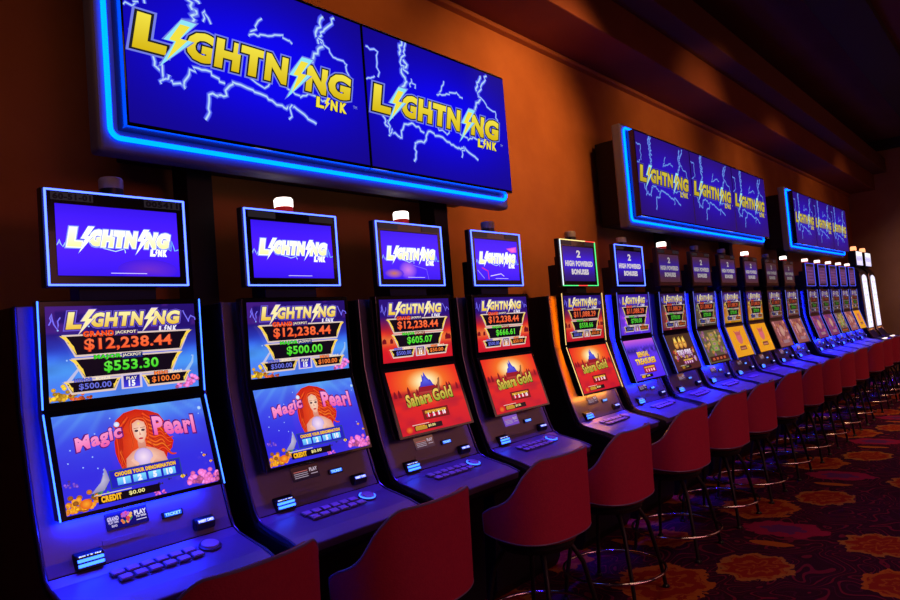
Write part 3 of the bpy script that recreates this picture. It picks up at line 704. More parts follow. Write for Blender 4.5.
def slot_machine(cx, label, upper, lower, topper, edge=None, back=None, neon=None, lamp='off', card='dark', full=True, under=None, tags=None, sx=1.0, side=None):
    r = thing('slot_machine', label, 'slot machine', (cx, YO, 0), 0, 'slot machines along the wall')
    r.scale = (sx, 1, 1)
    part = lambda n, key, fn, par=r, loc=(0, 0, 0), rot=(0, 0, 0): link(n, cached(key, fn), par, loc, rot)
    part('cabinet_body', 'body', m_body)
    fp = part('front_panel', 'front', m_front)
    dk = part('button_deck', 'deck', m_deck)
    for s in (-1, 1): part('edge_trim', ('trim', s), lambda s=s: m_trim(s))
    hs = part('screen_housing', 'module', m_module)
    part('mounting_block', 'mount', m_mount, hs)
    # displays
    link('upper_screen', upper, hs, (0, 2.8768 - YO, 0.0405 + CAMZ))
    y, z = seg_pos((2.878, -0.176), (2.762, -0.572), 0.507)
    link('lower_screen', lower, hs, (0, y - YO - 0.0012, z + CAMZ), (-LT, 0, 0))
    if edge:
        for s in (-1, 1):
            o = part('edge_light', ('edge', s, edge), lambda s=s: m_edge(s, edge), hs)
    if back:
        for s in (-1, 1): part('back_light', ('back', s, back if s < 0 or not side else side), lambda s=s: m_back(s, back if s < 0 or not side else side), hs)
    if under: part('under_light', ('under', under), lambda: m_under(under), hs)
    # topper
    tp = part('topper', 'topper', m_topper)
    part('topper_neck', 'neck', m_neck, tp)
    part('topper_bezel', ('tbez', neon is not None), lambda: m_tbezel('bezel_black' if neon else 'topper_bezel'), tp)
    link('topper_screen', topper, tp, (0, 2.8795 - YO, 0.488 + CAMZ))
    if neon:
        for sd, m in neon: part('neon_edge', ('neon', sd, m), lambda sd=sd, m=m: m_tneon(sd, m), tp)
    tg = tags or (None, None)
    for i, x in enumerate((-0.185, 0.185)):
        link('number_tag', cached(('tag', tg[i]), lambda i=i: tag_text(tg[i])), tp, (x, 2.8765 - YO, 0.660 + CAMZ))
    # signal lamp
    lp = part('signal_lamp', ('lampb', lamp != 'off'), lambda: MB().lathe([(0.047, 0.695 + CAMZ), (0.047, 0.722 + CAMZ)], 20, 0.0, 2.945 - YO).mesh('signal_lamp', 'lamp_red' if lamp != 'off' else 'black_plastic', smooth=True))
    lm = {'on': 'lamp_white', 'pink': 'lamp_pink', 'off': 'lamp_cap'}[lamp]
    part('lamp_lens', ('lampt', lm), lambda: MB().lathe([(0.048, 0.722 + CAMZ), (0.049, 0.762 + CAMZ), (0.043, 0.770 + CAMZ)], 20, 0.0, 2.945 - YO).mesh('lamp_lens', lm, smooth=True), lp)
    # belly: notice card, ticket slot, plaque, bill acceptor, card reader
    y, z = belly(0.46)
    link('notice_card', cached(('card', card), lambda: card_art(card)), fp, (-0.057, y - 0.0050, z + 0.0018), (-BT, 0, 0))
    part('ticket_slot', 'tslot', lambda: MB().box(-0.045, 0.045, -0.010, 0.002, -0.014, 0.014).mesh('ticket_slot', 'black_plastic', 0.003), fp, (0.125, *belly(0.62)), (-BT, 0, 0))
    y, z = belly(0.62)
    link('ticket_light', cached('tl', lambda: glow_text('TICKET', 0.074, 0.018, (150, 215, 255), (25, 90, 255))), fp, (0.125, y - 0.0115, z + 0.0036), (-BT, 0, 0))
    y, z = belly(0.86)
    part('serial_plate', 'plate', lambda: MB().box(-0.085, 0.085, -0.002, 0.002, -0.011, 0.011).mesh('serial_plate', 'silver_panel', 0.001), fp, (-0.08, y - 0.002, z), (-BT, 0, 0))
    # bill acceptor: a hood with three lit lips
    y, z = belly(1.06)
    ba = part('bill_acceptor', 'bill', lambda: MB().prism([(0.010, 0.030), (-0.022, 0.022), (-0.040, -0.030), (0.01, -0.032)], -0.052, 0.052).mesh('bill_acceptor', 'black_plastic', 0.005), fp, (-0.225, y, z))
    for i, (yy, zz) in enumerate(((-0.020, 0.022), (-0.030, 0.003), (-0.036, -0.014))):
        if i == 0: link('bill_legend', cached('bl0', lambda: glow_text('BILLS IN', 0.085, 0.010, (230, 240, 255), (40, 70, 240))), ba, (0, yy - 0.004, zz - 0.006), (-0.3, 0, 0))
        else: part('acceptor_light', ('al', i), lambda yy=yy, zz=zz: MB().box(-0.046, 0.046, yy - 0.004, yy + 0.006, zz - 0.005, zz + 0.005).mesh('acceptor_light', 'acceptor_glow'), ba)
    y, z = belly(1.0)
    cr = part('card_reader', 'reader', lambda: MB().prism([(0.0, 0.018), (-0.026, 0.012), (-0.040, -0.008), (-0.032, -0.036), (0.005, -0.036)], -0.045, 0.045).mesh('card_reader', 'black_plastic', 0.008, seg=3), fp, (0.245, y, z + 0.012))
    link('reader_light', cached('rl', lambda: glow_text('INSERT CARD', 0.074, 0.016, (235, 240, 255), (60, 80, 255))), cr, (0, -0.0345, 0.0035), (-0.61, 0, 0))
    # buttons
    if full:
        for row, (t, n, x0) in enumerate(((0.12, 6, -0.160), (0.38, 6, -0.150))):
            yy, zz = deck(t)
            for i in range(n):
                o = part('button', 'btn_rim', lambda: m_button(0.0255, 0.021), dk, (x0 + i * 0.057, yy - 0.01, zz + 0.004), (DT, 0, 0))
                part('button_cap', 'btn_cap', lambda: m_cap(0.0215, 0.0165), o)
        yy, zz = deck(0.22)
        o = part('play_button', 'play', lambda: MB().lathe([(0.046, 0), (0.046, 0.006), (0.040, 0.008)], 24).mesh('play_button', 'button_rim', smooth=True), dk, (0.215, yy, zz + 0.004), (DT, 0, 0))
        part('play_button_cap', 'playc', lambda: MB().lathe([(0.036, 0.007), (0.035, 0.015), (0.028, 0.018)], 24).mesh('play_button_cap', 'button_plastic', smooth=True), o)
        if 1.5 < cx < 4.5:
            part('play_button_ring', 'playr', lambda: MB().tube([(0.041 * math.cos(a * PI / 14), 0.041 * math.sin(a * PI / 14), 0.009) for a in range(28)], 0.0022, 6, True).mesh('play_button_ring', 'acceptor_glow'), o)
    else:
        yy, zz = deck(0.25)
        for i in range(5): part('button', 'btn_far', lambda: MB().box(-0.022, 0.022, -0.03, 0.03, 0, 0.008).mesh('button', 'button_plastic', 0.003), dk, (-0.15 + i * 0.06, yy, zz + 0.002), (DT, 0, 0))
    return r

A = [  # grand, major, mini, minor
 ('$12,238.44', '$553.30', '$500.00', '$100.00'), ('$12,238.44', '$500.00', '$500.00', '$100.00'), ('$12,238.44', '$605.07', '$500.00', '$50.00'),
 ('$12,238.44', '$666.61', '$500.00', '$50.00'), ('$11,088.29', '$558.66', '$500.00', '$50.00'), ('$11,088.29', '$750.00', '$500.00', '$50.00')]
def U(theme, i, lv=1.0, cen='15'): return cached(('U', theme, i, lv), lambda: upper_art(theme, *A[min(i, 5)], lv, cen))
def Lw(theme): return cached(('L', theme), lambda: lower_art(theme))
NB = [('tblr', 'neon_blue')]; NV = [('tblr', 'neon_violet')]
emis('neon_white', (0.75, 0.85, 1.0), 1.4)
MULTI = [('l', 'neon_white'), ('T', 'neon_yellow'), ('U', 'neon_red'), ('r', 'neon_green'), ('B', 'neon_red'), ('D', 'neon_green')]
lab = 'slot machine'
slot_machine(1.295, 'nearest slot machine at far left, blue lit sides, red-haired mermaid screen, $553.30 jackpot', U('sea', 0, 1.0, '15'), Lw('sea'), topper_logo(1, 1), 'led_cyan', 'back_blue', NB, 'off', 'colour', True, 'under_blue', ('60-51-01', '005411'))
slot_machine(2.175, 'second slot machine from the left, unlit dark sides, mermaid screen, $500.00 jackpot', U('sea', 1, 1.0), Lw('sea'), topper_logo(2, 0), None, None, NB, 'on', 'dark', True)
slot_machine(3.045, 'third slot machine, red desert game, purple and orange reflections painted into its lit top screen', U('desert', 2), Lw('desert'), topper_logo(3, 2), None, None, NB, 'on', 'tan', True)
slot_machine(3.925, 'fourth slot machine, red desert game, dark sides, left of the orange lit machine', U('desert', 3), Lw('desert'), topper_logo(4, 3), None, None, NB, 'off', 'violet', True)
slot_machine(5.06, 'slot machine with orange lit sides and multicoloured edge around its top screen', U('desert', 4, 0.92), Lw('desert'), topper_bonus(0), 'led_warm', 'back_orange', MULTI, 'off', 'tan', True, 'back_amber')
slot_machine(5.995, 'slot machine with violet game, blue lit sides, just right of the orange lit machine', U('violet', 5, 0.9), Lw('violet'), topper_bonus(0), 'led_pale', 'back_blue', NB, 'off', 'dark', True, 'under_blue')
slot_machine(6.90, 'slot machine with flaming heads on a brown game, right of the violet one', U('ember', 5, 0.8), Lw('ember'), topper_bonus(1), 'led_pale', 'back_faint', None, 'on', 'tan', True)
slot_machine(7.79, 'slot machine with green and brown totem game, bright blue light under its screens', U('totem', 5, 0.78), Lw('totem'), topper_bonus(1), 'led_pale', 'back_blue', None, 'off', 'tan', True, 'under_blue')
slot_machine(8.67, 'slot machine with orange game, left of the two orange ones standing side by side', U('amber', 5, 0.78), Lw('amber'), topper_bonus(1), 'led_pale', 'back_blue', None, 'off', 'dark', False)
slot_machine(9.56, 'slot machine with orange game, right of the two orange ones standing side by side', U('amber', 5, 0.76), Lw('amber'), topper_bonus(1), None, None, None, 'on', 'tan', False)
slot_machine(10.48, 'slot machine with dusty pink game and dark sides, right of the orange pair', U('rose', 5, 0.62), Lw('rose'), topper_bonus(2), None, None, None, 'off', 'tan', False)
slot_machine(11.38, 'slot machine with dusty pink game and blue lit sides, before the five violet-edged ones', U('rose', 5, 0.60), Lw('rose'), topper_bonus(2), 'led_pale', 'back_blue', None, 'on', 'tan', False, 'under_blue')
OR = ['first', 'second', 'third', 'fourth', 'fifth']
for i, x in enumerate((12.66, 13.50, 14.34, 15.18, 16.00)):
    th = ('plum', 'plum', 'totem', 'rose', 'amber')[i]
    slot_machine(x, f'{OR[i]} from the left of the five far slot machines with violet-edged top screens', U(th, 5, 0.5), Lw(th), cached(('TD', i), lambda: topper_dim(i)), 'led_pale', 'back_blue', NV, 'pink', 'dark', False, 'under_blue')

# ------------------------------------------------------------------ two tall white-lit machines at the end
def tall_machine(cx, label):
    r = thing('tall_slot_machine', label, 'slot machine', (cx, YO, 0), 0, 'tall slot machines at the end of the row')
    prof = [(0.36, 0), (-0.16, 0), (-0.20, 0.62), (-0.50, 0.78), (-0.50, 0.86), (-0.22, 0.92), (-0.14, 1.10), (-0.10, 2.36), (0.02, 2.50), (0.36, 2.50)]
    link('cabinet_body', cached('tb', lambda: MB().prism(prof, -0.36, 0.36).mesh('cabinet_body', 'black_plastic', 0.02)), r)
    def scr():
        c = Canvas(0.52, 1.16); rr = random.Random(5)
        pts = [(0.5 + 0.5 * math.cos(a) * (1), 0.93 + 0.07 * math.sin(a)) for a in [i * PI / 10 for i in range(11)]] + [(0, 0), (1, 0)]
        c.poly(pts, (230, 225, 255))
        for j in range(7):
            c.rect(0.06, 0.05 + j * 0.128, 0.94, 0.15 + j * 0.128, (235, 235, 255), (255, 255, 255))
            c.ell(0.3, 0.10 + j * 0.128, 0.10, 0.03, rr.choice([(200, 160, 220), (160, 180, 240), (240, 190, 170)]), n=10); c.ell(0.68, 0.10 + j * 0.128, 0.10, 0.03, rr.choice([(200, 160, 220), (160, 180, 240), (240, 210, 150)]), n=10)
        return c.mesh('tall_screen', 'bright_display')
    link('tall_screen', cached('ts', scr), r, (0, -0.128, 1.73), (-0.031, 0, 0))
    def low():
        c = Canvas(0.5, 0.16); c.rect(0, 0, 1, 1, (120, 60, 30), (190, 110, 60)); c.ell(0.5, 0.5, 0.2, 0.3, (220, 170, 120), n=12); return c.mesh('base_screen', 'lit_display')
    link('base_screen', cached('tlw', low), r, (0, -0.146, 1.06), (-0.1, 0, 0))
    def sign():
        c = Canvas(0.66, 0.30); c.rect(0, 0, 1, 1, (215, 205, 255), (255, 250, 255))
        for j in range(5): c.ell(0.14 + j * 0.18, 0.5, 0.05, 0.22, (120, 110, 190), n=8)
        return c.mesh('header_screen', 'bright_display')
    tp = link('header_box', cached('thb', lambda: MB().box(-0.35, 0.35, -0.06, 0.10, 2.50, 2.84).mesh('header_box', 'black_plastic', 0.02)), r)
    link('header_screen', cached('ths', sign), tp, (0, -0.0615, 2.67))
    lp = link('signal_lamp', cached('tlp', lambda: MB().lathe([(0.06, 2.84), (0.06, 2.90), (0.05, 2.93)], 18, -0.22, 0.0).mesh('signal_lamp', 'lamp_amber', smooth=True)), r)
    link('button_deck', cached('tdk', lambda: MB().box(-0.33, 0.33, -0.485, -0.25, 0.862, 0.885).mesh('button_deck', 'deck_silver', 0.006)), r, (0, 0, 0.0))
    for i in range(3): link('button', cached('tbt', lambda: MB().lathe([(0.035, 0), (0.03, 0.02)], 16).mesh('button', 'lamp_pink', smooth=True)), r, (-0.2 + 0.2 * i, -0.36, 0.885))
    for s in (-1, 1): link('edge_trim', cached(('tet', s), lambda s=s: MB().tube([(s * 0.362, -0.09, 2.34), (s * 0.362, -0.135, 1.10), (s * 0.362, -0.22, 0.94), (s * 0.362, -0.49, 0.87)], 0.010, 8).mesh('edge_trim', 'chrome', smooth=True)), r)
tall_machine(17.35, 'left of the two tall slot machines with long white screens at the row end')
tall_machine(18.35, 'right of the two tall slot machines with long white screens at the row end')

# ------------------------------------------------------------------ wall signs
def wall_sign(x0, n, w, label, dull, posts):
    r = thing('wall_sign', label, 'sign', (x0, 2.95, 0), 0, 'long illuminated signs above the machines')
    W = n * w; z0, z1 = 0.985 + CAMZ, 1.84 + CAMZ
    pn = link('sign_panel', MB().box(-0.078, W + 0.080, 0.0, 0.10, z0 - 0.098, z1 + 0.075).mesh('sign_panel', 'frame_white', 0.02, seg=3), r)
    link('mounting_box', MB().box(0.18, W - 0.05, 0.10, 0.43, z0 - 0.02, z1 + 0.0).mesh('mounting_box', 'black_satin', 0.01), r)
    # neon tube round the displays, rounded corners
    d = 0.034; R = 0.045; pts = []
    for (cx, cz, a0) in ((-d + R, z0 - 0.035 + R, PI), (W + d - R, z0 - 0.035 + R, 1.5 * PI), (W + d - R, z1 + 0.03 - R, 0), (-d + R, z1 + 0.03 - R, 0.5 * PI)):
        for k in range(7):
            a = a0 + k * PI / 12; pts.append((cx + R * math.cos(a), -0.014, cz + R * math.sin(a)))
    link('neon_tube', MB().tube(pts, 0.0115, 10, True).mesh('neon_tube', 'neon_sign', smooth=True), r)
    for i in range(n):
        d_ = link('display', MB().box(i * w + 0.002, (i + 1) * w - 0.002, -0.10, -0.002, z0, z1).mesh('display', 'bezel_black', 0.004), r)
        link('display_screen', wall_art(11 + i, dull, n > 2 and dull), d_, ((i + 0.5) * w, -0.1015, (z0 + z1) / 2)).scale = ((w - 0.02) / 1.40, 1, 0.84 / 0.845)
    for x in posts:
        link('support_post', MB().box(x - 0.07, x + 0.07, 0.20, 0.34, 0.0, z0).mesh('support_post', 'black_satin', 0.004), r)
    return r
wall_sign(1.335, 2, 1.40, 'largest nearest wall sign with two blue screens and glowing cyan edge, top left', False, (0.49, 2.33))
wall_sign(6.28, 3, 1.385, 'middle wall sign with three blue screens, hanging between the other two signs', True, (1.3, 3.4))
wall_sign(11.93, 3, 1.30, 'farthest smallest wall sign with three dim blue screens near the room corner', True, (0.5,))

# ------------------------------------------------------------------ stools
def m_back_rest():
    """barrel back: high in the middle, falling in an S to low arms"""
    n = 56; mb = MB(); th = 0.030; rings = []
    def prof(f):                                   # f -1..1 along the wrap
        a = abs(f); t = min(1, max(0, (a - 0.30) / 0.45)); s = t * t * (3 - 2 * t)
        return 1.065 - 0.15 * s - 0.30 * max(0, a - 0.55)
    def pos(f, off, z):
        ang = f * math.radians(107); rx = 0.335 + off; ry = 0.268 + off
        e = 0.82
        s_, c_ = math.sin(ang), math.cos(ang)
        x = rx * math.copysign(abs(s_) ** e, s_); y = -ry * math.copysign(abs(c_) ** e, c_)
        lean = (z - 0.63) * 0.10
        return (x * (1 + lean * 0.5), y * (1 + lean) , z)
    rows = 10; V = []
    for side in (0, 1):
        for i in range(n + 1):
            f = -1 + 2 * i / n; zt = prof(f); zb = 0.635 + 0.05 * abs(f) ** 3
            for j in range(rows + 1):
                z = zb + (zt - zb) * j / rows
                V.append(pos(f, 0.0 if side == 0 else -th - 0.012 * math.sin(PI * j / rows), z))
    F = []; m = rows + 1; N = (n + 1) * m
    for i in range(n):
        for j in range(rows):
            a = i * m + j; F.append((a, a + m, a + m + 1, a + 1)); F.append((N + a, N + a + 1, N + a + m + 1, N + a + m))
        a = i * m; F.append((a, N + a, N + a + m, a + m)); a += rows; F.append((a, a + m, N + a + m, N + a))
    for j in range(rows):
        F.append((j, j + 1, N + j + 1, N + j)); a = n * m + j; F.append((a, N + a, N + a + 1, a + 1))
    me = MB().add(V, F).mesh('backrest', 'red_vinyl', smooth=True)
    pip = MB()
    pts = [Vector(pos(-1 + 2 * i / n, -0.004, prof(-1 + 2 * i / n) + 0.001)) for i in range(n + 1)]
    e0 = [Vector(pos(-1, -0.004, z)) for z in (0.69, 0.71, 0.74)]; e1 = [Vector(pos(1, -0.004, z)) for z in (0.74, 0.71, 0.69)]
    pip.tube(e0 + pts + e1, 0.0062, 8)
    low = MB(); low.tube([pos(-1 + 2 * i / n, -0.004, 0.635 + 0.05 * abs(-1 + 2 * i / n) ** 3) for i in range(n + 1)], 0.0055, 8)
    return me, pip.mesh('piping', 'piping_vinyl', smooth=True), low.mesh('lower_piping', 'piping_vinyl', smooth=True)
BR, PIP, LOWP = m_back_rest()
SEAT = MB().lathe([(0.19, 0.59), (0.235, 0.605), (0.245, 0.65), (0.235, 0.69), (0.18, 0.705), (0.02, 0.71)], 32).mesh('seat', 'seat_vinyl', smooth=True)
PLATE = MB().lathe([(0.10, 0.535), (0.20, 0.55), (0.215, 0.575), (0.20, 0.59)], 28).mesh('swivel_plate', 'dark_steel', smooth=True)
def m_leg(k):
    a = PI / 4 + k * PI / 2; c_, s_ = math.cos(a), math.sin(a)
    pts = [(0.12 * c_, 0.12 * s_, 0.56), (0.19 * c_, 0.19 * s_, 0.53), (0.25 * c_, 0.25 * s_, 0.43), (0.31 * c_, 0.31 * s_, 0.17), (0.335 * c_, 0.335 * s_, 0.012)]
    return MB().tube(pts, [0.015, 0.015, 0.014, 0.013, 0.012], 10).mesh('leg', 'dark_steel', smooth=True)
LEGS = [m_leg(k) for k in range(4)]
FOOT = [MB().lathe([(0.024, 0.0), (0.024, 0.010), (0.016, 0.018)], 14, 0.335 * math.cos(PI / 4 + k * PI / 2), 0.335 * math.sin(PI / 4 + k * PI / 2)).mesh('foot_cap', 'black_plastic', smooth=True) for k in range(4)]
RING = MB().tube([(0.322 * math.cos(a * PI / 24), 0.322 * math.sin(a * PI / 24), 0.168) for a in range(48)], 0.0095, 10, True).mesh('foot_ring', 'chrome', smooth=True)
def stool(x, y, rz, label):
    r = thing('stool', label, 'stool', (x, y, 0), rz, 'red barrel-back stools facing the machines')
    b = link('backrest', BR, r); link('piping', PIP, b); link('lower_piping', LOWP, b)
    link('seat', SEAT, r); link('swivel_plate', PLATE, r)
    for k in range(4):
        l = link('leg', LEGS[k], r); link('foot_cap', FOOT[k], l)
    link('foot_ring', RING, r)
    return r
ST = [(1.27, 2.24, 0.05, 'nearest red stool, cut off by the bottom left of the picture, before the first machine'),
 (2.13, 2.24, 0.03, 'second red stool from the camera, in front of the second machine'),
 (3.18, 2.24, -0.03, 'third red stool from the camera, large back filling the bottom centre'),
 (4.02, 2.24, 0.04, 'fourth red stool, in front of the dark machine left of the orange lit one'),
 (5.02, 2.24, 0.02, 'fifth red stool, in front of the orange lit machine'),
 (5.93, 2.24, -0.02, 'sixth red stool, in front of the violet game machine'),
 (6.76, 2.24, 0.03, 'seventh red stool, in front of the machine with flaming heads'),
 (7.72, 2.24, 0.0, 'eighth red stool, in front of the green and brown totem machine'),
 (8.62, 2.24, 0.05, 'ninth red stool, in front of the left orange game machine'),
 (9.52, 2.24, -0.03, 'tenth red stool, in front of the right orange game machine'),
 (10.42, 2.24, 0.02, 'eleventh red stool, in front of the first dusty pink game machine'),
 (11.34, 2.24, 0.0, 'twelfth red stool, in front of the blue lit dusty pink machine')]
for i, x in enumerate((12.62, 13.47, 14.30, 15.15, 15.97)):
    ST.append((x, 2.24, 0.02 * (i - 2), f'far red stool in front of the {OR[i]} violet-edged machine'))
ST.append((17.3, 2.24, 0.0, 'far red stool in front of the left tall white-screen machine'))
ST.append((18.3, 2.24, 0.0, 'farthest red stool, in front of the right tall white-screen machine'))
for s in ST: stool(s[0] + 0.015, *s[1:])

# ------------------------------------------------------------------ the room
XL, XR, YN, YW = -4.0, 19.6, -7.0, 3.42
ZL = 2.64 + CAMZ; ZC = 3.80 + CAMZ
# carpet: swirls and big flowers, repeating every PX x PY metres
def carpet():
    m = bpy.data.materials.new('patterned_carpet'); m.use_nodes = True; nt = m.node_tree; N = nt.nodes; L = nt.links
    b = N['Principled BSDF']; b.inputs['Roughness'].default_value = 0.95; b.inputs['Specular IOR Level'].default_value = 0.05
    def n(t, **k):
        o = N.new(t)
        for a, v in k.items(): setattr(o, a, v)
        return o
    def math_(op, a, b_=None, c=None):
        o = n('ShaderNodeMath', operation=op)
        for i, v in enumerate((a, b_, c)):
            if v is None: continue
            if isinstance(v, (int, float)): o.inputs[i].default_value = v
            else: L.new(v, o.inputs[i])
        return o.outputs[0]
    def mix(f, a, b_):
        o = n('ShaderNodeMix', data_type='RGBA')
        L.new(f, o.inputs[0]) if not isinstance(f, float) else setattr(o.inputs[0], 'default_value', f)
        for i, v in ((6, a), (7, b_)):
            if isinstance(v, tuple): o.inputs[i].default_value = (*v, 1)
            else: L.new(v, o.inputs[i])
        return o.outputs[2]
    tc = n('ShaderNodeTexCoord'); sp = n('ShaderNodeSeparateXYZ'); L.new(tc.outputs['Object'], sp.inputs[0])
    X, Y = sp.outputs[0], sp.outputs[1]
    nz = n('ShaderNodeTexNoise'); nz.inputs['Scale'].default_value = 14; nz.inputs['Detail'].default_value = 3; L.new(tc.outputs['Object'], nz.inputs['Vector'])
    # swirling vine lines
    n1 = n('ShaderNodeTexNoise'); n1.inputs['Scale'].default_value = 2.3; n1.inputs['Detail'].default_value = 0.0; n1.inputs['Distortion'].default_value = 1.6; L.new(tc.outputs['Object'], n1.inputs['Vector'])
    w = math_('PINGPONG', math_('MULTIPLY', n1.outputs['Fac'], 7.0), 0.5)
    vine = math_('LESS_THAN', w, 0.085)
    vine2 = math_('GREATER_THAN', w, 0.455)
    base = mix(math_('MULTIPLY', nz.outputs['Fac'], 0.8), (0.022, 0.004, 0.018), (0.040, 0.006, 0.030))
    col = mix(math_('MULTIPLY', vine, 0.8), base, (0.16, 0.012, 0.045))
    col = mix(math_('MULTIPLY', vine2, 0.5), col, (0.085, 0.008, 0.05))
    K = 1.054; PX, PY = 1.92 * K, 2.6 * K
    RED = (0.22, 0.018, 0.012); ORG = (0.34, 0.095, 0.018); PUR = (0.10, 0.02, 0.13); MAG = (0.26, 0.012, 0.07)
    # x, y, radius_x, radius_y, kind
    FL = [(4.12, 1.95, 0.34, 0.30, 'a'), (4.64, 1.56, 0.27, 0.24, 'b'), (5.42, 0.98, 0.26, 0.24, 'b'), (4.72, 0.78, 0.24, 0.20, 'a'), (5.52, 1.62, 0.20, 0.30, 'p'), (5.15, 1.60, 0.055, 0.16, 'l'), (4.95, 2.30, 0.22, 0.2, 'a'),
          (4.2, 0.2, 0.3, 0.26, 'a'), (5.3, 0.1, 0.24, 0.22, 'b'), (4.75, -0.1, 0.05, 0.15, 'l')]
    FL = [(a * K, b_ * K, c_ * K, d_ * K, k) for a, b_, c_, d_, k in FL]
    for (fx, fy, rx, ry, k) in FL:
        def wrap(c, f0, per):
            t = math_('ADD', math_('MULTIPLY', math_('SUBTRACT', c, f0), 1 / per), 0.5)
            return math_('MULTIPLY', math_('SUBTRACT', math_('FRACT', t), 0.5), per)
        dx = math_('MULTIPLY', wrap(X, fx, PX), 1 / rx); dy = math_('MULTIPLY', wrap(Y, fy, PY), 1 / ry)
        d = math_('SQRT', math_('ADD', math_('MULTIPLY', dx, dx), math_('MULTIPLY', dy, dy)))
        an = math_('ARCTAN2', dy, dx)
        lobes = {'a': 7, 'b': 9, 'p': 6, 'l': 3}[k]
        edge = math_('MULTIPLY', math_('COSINE', math_('MULTIPLY', an, lobes)), 0.06)
        rn = math_('ADD', math_('ADD', d, edge), math_('MULTIPLY', math_('SUBTRACT', nz.outputs['Fac'], 0.5), 0.6))
        inside = math_('LESS_THAN', rn, 0.95)
        if k == 'l': col = mix(inside, col, ORG); continue
        if k == 'p': 
            col = mix(math_('MULTIPLY', inside, 0.9), col, MAG); col = mix(math_('LESS_THAN', rn, 0.5), col, PUR); continue
        ringw = math_('PINGPONG', math_('ADD', math_('MULTIPLY', rn, 2.6), math_('MULTIPLY', math_('SINE', math_('MULTIPLY', an, lobes - 2)), 0.22)), 0.5)
        line = math_('LESS_THAN', ringw, 0.13)
        rim = math_('GREATER_THAN', rn, 0.80)
        a_, b_ = (RED, ORG)
        inner = mix(math_('MULTIPLY', line, 0.75), a_, b_)
        inner = mix(rim, inner, ORG if k == 'a' else (0.30, 0.12, 0.03))
        col = mix(inside, col, inner)
    L.new(col, b.inputs['Base Color'])
    fz = n('ShaderNodeTexNoise'); fz.inputs['Scale'].default_value = 350; L.new(tc.outputs['Object'], fz.inputs['Vector'])
    bp = n('ShaderNodeBump'); bp.inputs['Strength'].default_value = 0.4; bp.inputs['Distance'].default_value = 0.004; L.new(fz.outputs['Fac'], bp.inputs['Height']); L.new(bp.outputs['Normal'], b.inputs['Normal'])
    M['carpet'] = m
carpet()
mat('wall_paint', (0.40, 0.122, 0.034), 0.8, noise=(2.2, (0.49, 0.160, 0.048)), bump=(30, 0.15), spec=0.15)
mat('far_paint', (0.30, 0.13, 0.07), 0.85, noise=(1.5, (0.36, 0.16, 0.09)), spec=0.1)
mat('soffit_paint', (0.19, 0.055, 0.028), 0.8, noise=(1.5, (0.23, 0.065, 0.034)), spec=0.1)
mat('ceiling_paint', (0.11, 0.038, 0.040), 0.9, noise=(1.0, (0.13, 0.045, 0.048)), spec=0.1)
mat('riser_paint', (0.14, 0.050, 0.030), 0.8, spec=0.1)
mat('dark_trim', (0.03, 0.016, 0.02), 0.7, spec=0.2)
mat('ledge_paint', (0.36, 0.11, 0.035), 0.6, spec=0.2)
struct('floor', MB().box(XL, XR, YN, YW, -0.10, 0.0).mesh('floor', 'carpet'), 'dark maroon patterned carpet with orange and red flowers')
struct('wall_left', MB().box(XL, XR, YW, YW + 0.15, 0.0, ZC + 0.2).mesh('wall_left', 'wall_paint'))
struct('wall_far', MB().box(XR, XR + 0.15, YN, YW + 0.15, 0.0, ZC + 0.2).mesh('wall_far', 'far_paint'))
struct('ceiling', MB().box(XL, XR, YN, YW, ZC, ZC + 0.15).mesh('ceiling', 'ceiling_paint'))
Z1 = ZL; 
struct('trim_1', MB().prism([(YW, ZL - 0.03), (YW - 0.05, ZL - 0.02), (YW - 0.065, ZL), (YW - 0.05, ZL + 0.02), (YW, ZL + 0.02)], XL, XR).mesh('trim_1', 'ledge_paint'))
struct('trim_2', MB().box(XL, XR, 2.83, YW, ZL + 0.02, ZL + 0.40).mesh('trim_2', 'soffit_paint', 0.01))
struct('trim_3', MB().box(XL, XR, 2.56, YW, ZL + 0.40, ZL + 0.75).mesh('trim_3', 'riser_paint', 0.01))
struct('trim_4', MB().box(XL, XR, 1.3, 1.86, ZC - 0.12, ZC).mesh('trim_4', 'dark_trim', 0.01))
struct('trim_5', MB().box(XR - 0.25, XR, YN, YW, ZC - 0.22, ZC).mesh('trim_5', 'dark_trim', 0.01))

# ------------------------------------------------------------------ lights
def spot(loc, tgt, e, col, ang=70, blend=0.9, size=0.08):
    l = bpy.data.lights.new('ceiling_spot', 'SPOT'); l.energy = e; l.color = col; l.spot_size = math.radians(ang); l.spot_blend = blend; l.shadow_soft_size = size
    o = bpy.data.objects.new('ceiling_spot', l); C.objects.link(o); o.location = loc
    o.rotation_euler = (Vector(tgt) - Vector(loc)).to_track_quat('-Z', 'Y').to_euler(); return o
def area(loc, tgt, e, col, sx, sy, spread=180):  # unseen fill light, added to brighten what it is aimed at
    l = bpy.data.lights.new('fill_light', 'AREA'); l.shape = 'RECTANGLE'; l.size = sx; l.size_y = sy; l.energy = e; l.color = col; l.spread = math.radians(spread)
    o = bpy.data.objects.new('fill_light', l); C.objects.link(o); o.location = loc
    o.rotation_euler = (Vector(tgt) - Vector(loc)).to_track_quat('-Z', 'Y').to_euler(); return o
WARM = (1.0, 0.48, 0.15)
spot((5.2, 1.3, 4.3), (5.1, 3.4, 3.4), 235, WARM, 78)
spot((3.0, 1.9, 4.38), (3.1, 3.4, 4.2), 36, WARM, 72)
spot((8.3, 1.3, 4.3), (8.3, 3.4, 3.8), 70, WARM, 80)
spot((11.3, 1.3, 4.3), (11.3, 3.4, 3.4), 50, WARM, 80)
spot((15.5, 1.3, 4.3), (16.0, 3.4, 3.6), 30, WARM, 80)
area((3.5, -4.5, 3.0), (4.5, 2.0, 0.7), 17, (1.0, 0.30, 0.34), 6, 1.2, 70)  # added fill from behind the camera for the near stool backs
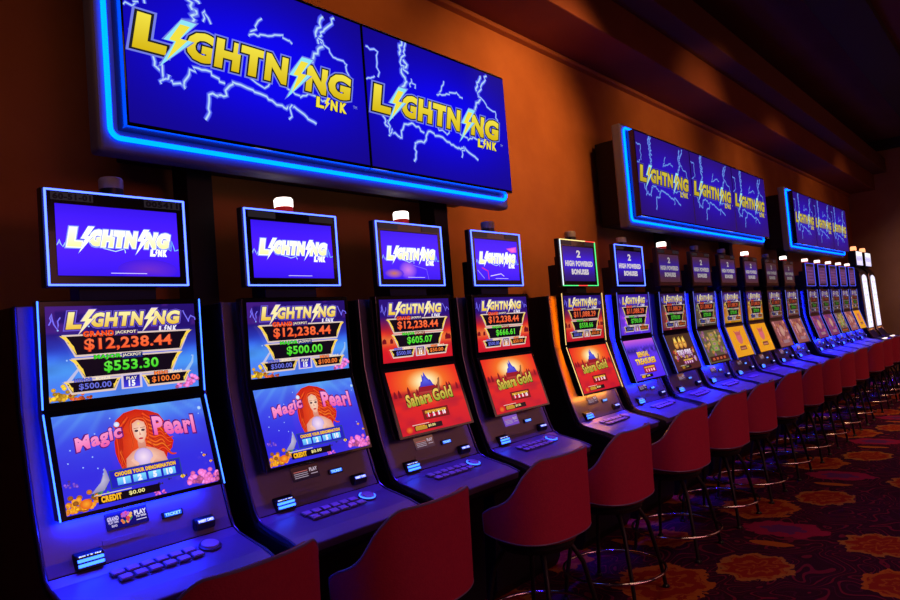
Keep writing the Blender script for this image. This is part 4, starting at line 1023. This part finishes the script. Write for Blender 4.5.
area((12, -3.5, 3.6), (12, 2.0, 0.6), 44, (1.0, 0.34, 0.26), 8, 1.2)  # added fill from behind the camera for the far stools
area((6.0, 0.2, 5.2), (6.0, 0.9, 0), 10, (1.0, 0.50, 0.34), 7, 0.6, 50)  # added overhead fill for the near carpet
area((13.5, 0.2, 5.2), (13.5, 0.9, 0), 40, (1.0, 0.50, 0.25), 8, 0.6, 50)  # added overhead fill for the far carpet
area((0.9, 2.3, 3.3), (1.6, 3.4, 2.1), 1.0, (1.0, 0.5, 0.3), 0.6, 0.3)  # small added fill for the wall under the first sign
area((3.2, 2.2, 3.9), (3.2, 2.72, 0.9), 13, (0.05, 0.012, 1.0), 5.2, 0.12, 18)  # added blue fill, tints the near button decks
area((12.0, 2.2, 3.9), (12.0, 2.72, 0.9), 80, (0.05, 0.012, 1.0), 13.0, 0.12, 18)  # added blue fill, tints the far button decks
spot((17.0, -1.5, 5.0), (19.6, 1.0, 2.2), 420, (1.0, 0.72, 0.62), 55)

w = bpy.data.worlds.new('World'); bpy.context.scene.world = w; w.use_nodes = True
w.node_tree.nodes['Background'].inputs[0].default_value = (0.6, 0.25, 0.5, 1); w.node_tree.nodes['Background'].inputs[1].default_value = 0.014

# ------------------------------------------------------------------ camera
def camera():
    f = 689.0; VP = (1040, 286); Rr = 0.08
    dx = np.array([(VP[0] - 450) / f, (300 - VP[1]) / f, 1.0]); dx /= np.linalg.norm(dx)
    u = np.array([-math.sin(Rr), math.cos(Rr), 0.0]); u[2] = -(u @ dx) / dx[2]; u /= np.linalg.norm(u)
    y = np.cross(dx, u)
    if y[0] > 0: y = -y
    right = Vector((dx[0], y[0], u[0])); up = Vector((dx[1], y[1], u[1])); fwd = Vector((dx[2], y[2], u[2]))
    m = Matrix((right, up, -fwd)).transposed().to_4x4(); m.translation = Vector((0, 0, CAMZ))
    cd = bpy.data.cameras.new('camera'); cd.sensor_width = 36; cd.lens = 36 * f / 900; cd.clip_start = 0.05; cd.clip_end = 200
    o = bpy.data.objects.new('camera', cd); C.objects.link(o); o.matrix_world = m
    bpy.context.scene.camera = o
camera()
sc = bpy.context.scene
sc.view_settings.view_transform = 'Standard'; sc.view_settings.look = 'None'; sc.view_settings.gamma = 1.0; sc.view_settings.exposure = 0.0
sc.view_settings.use_curve_mapping = False
sc.cycles.use_denoising = True
sc.cycles.use_light_tree = True
sc.cycles.max_bounces = 5; sc.cycles.diffuse_bounces = 3; sc.cycles.glossy_bounces = 3
sc.cycles.sample_clamp_indirect = 3.0
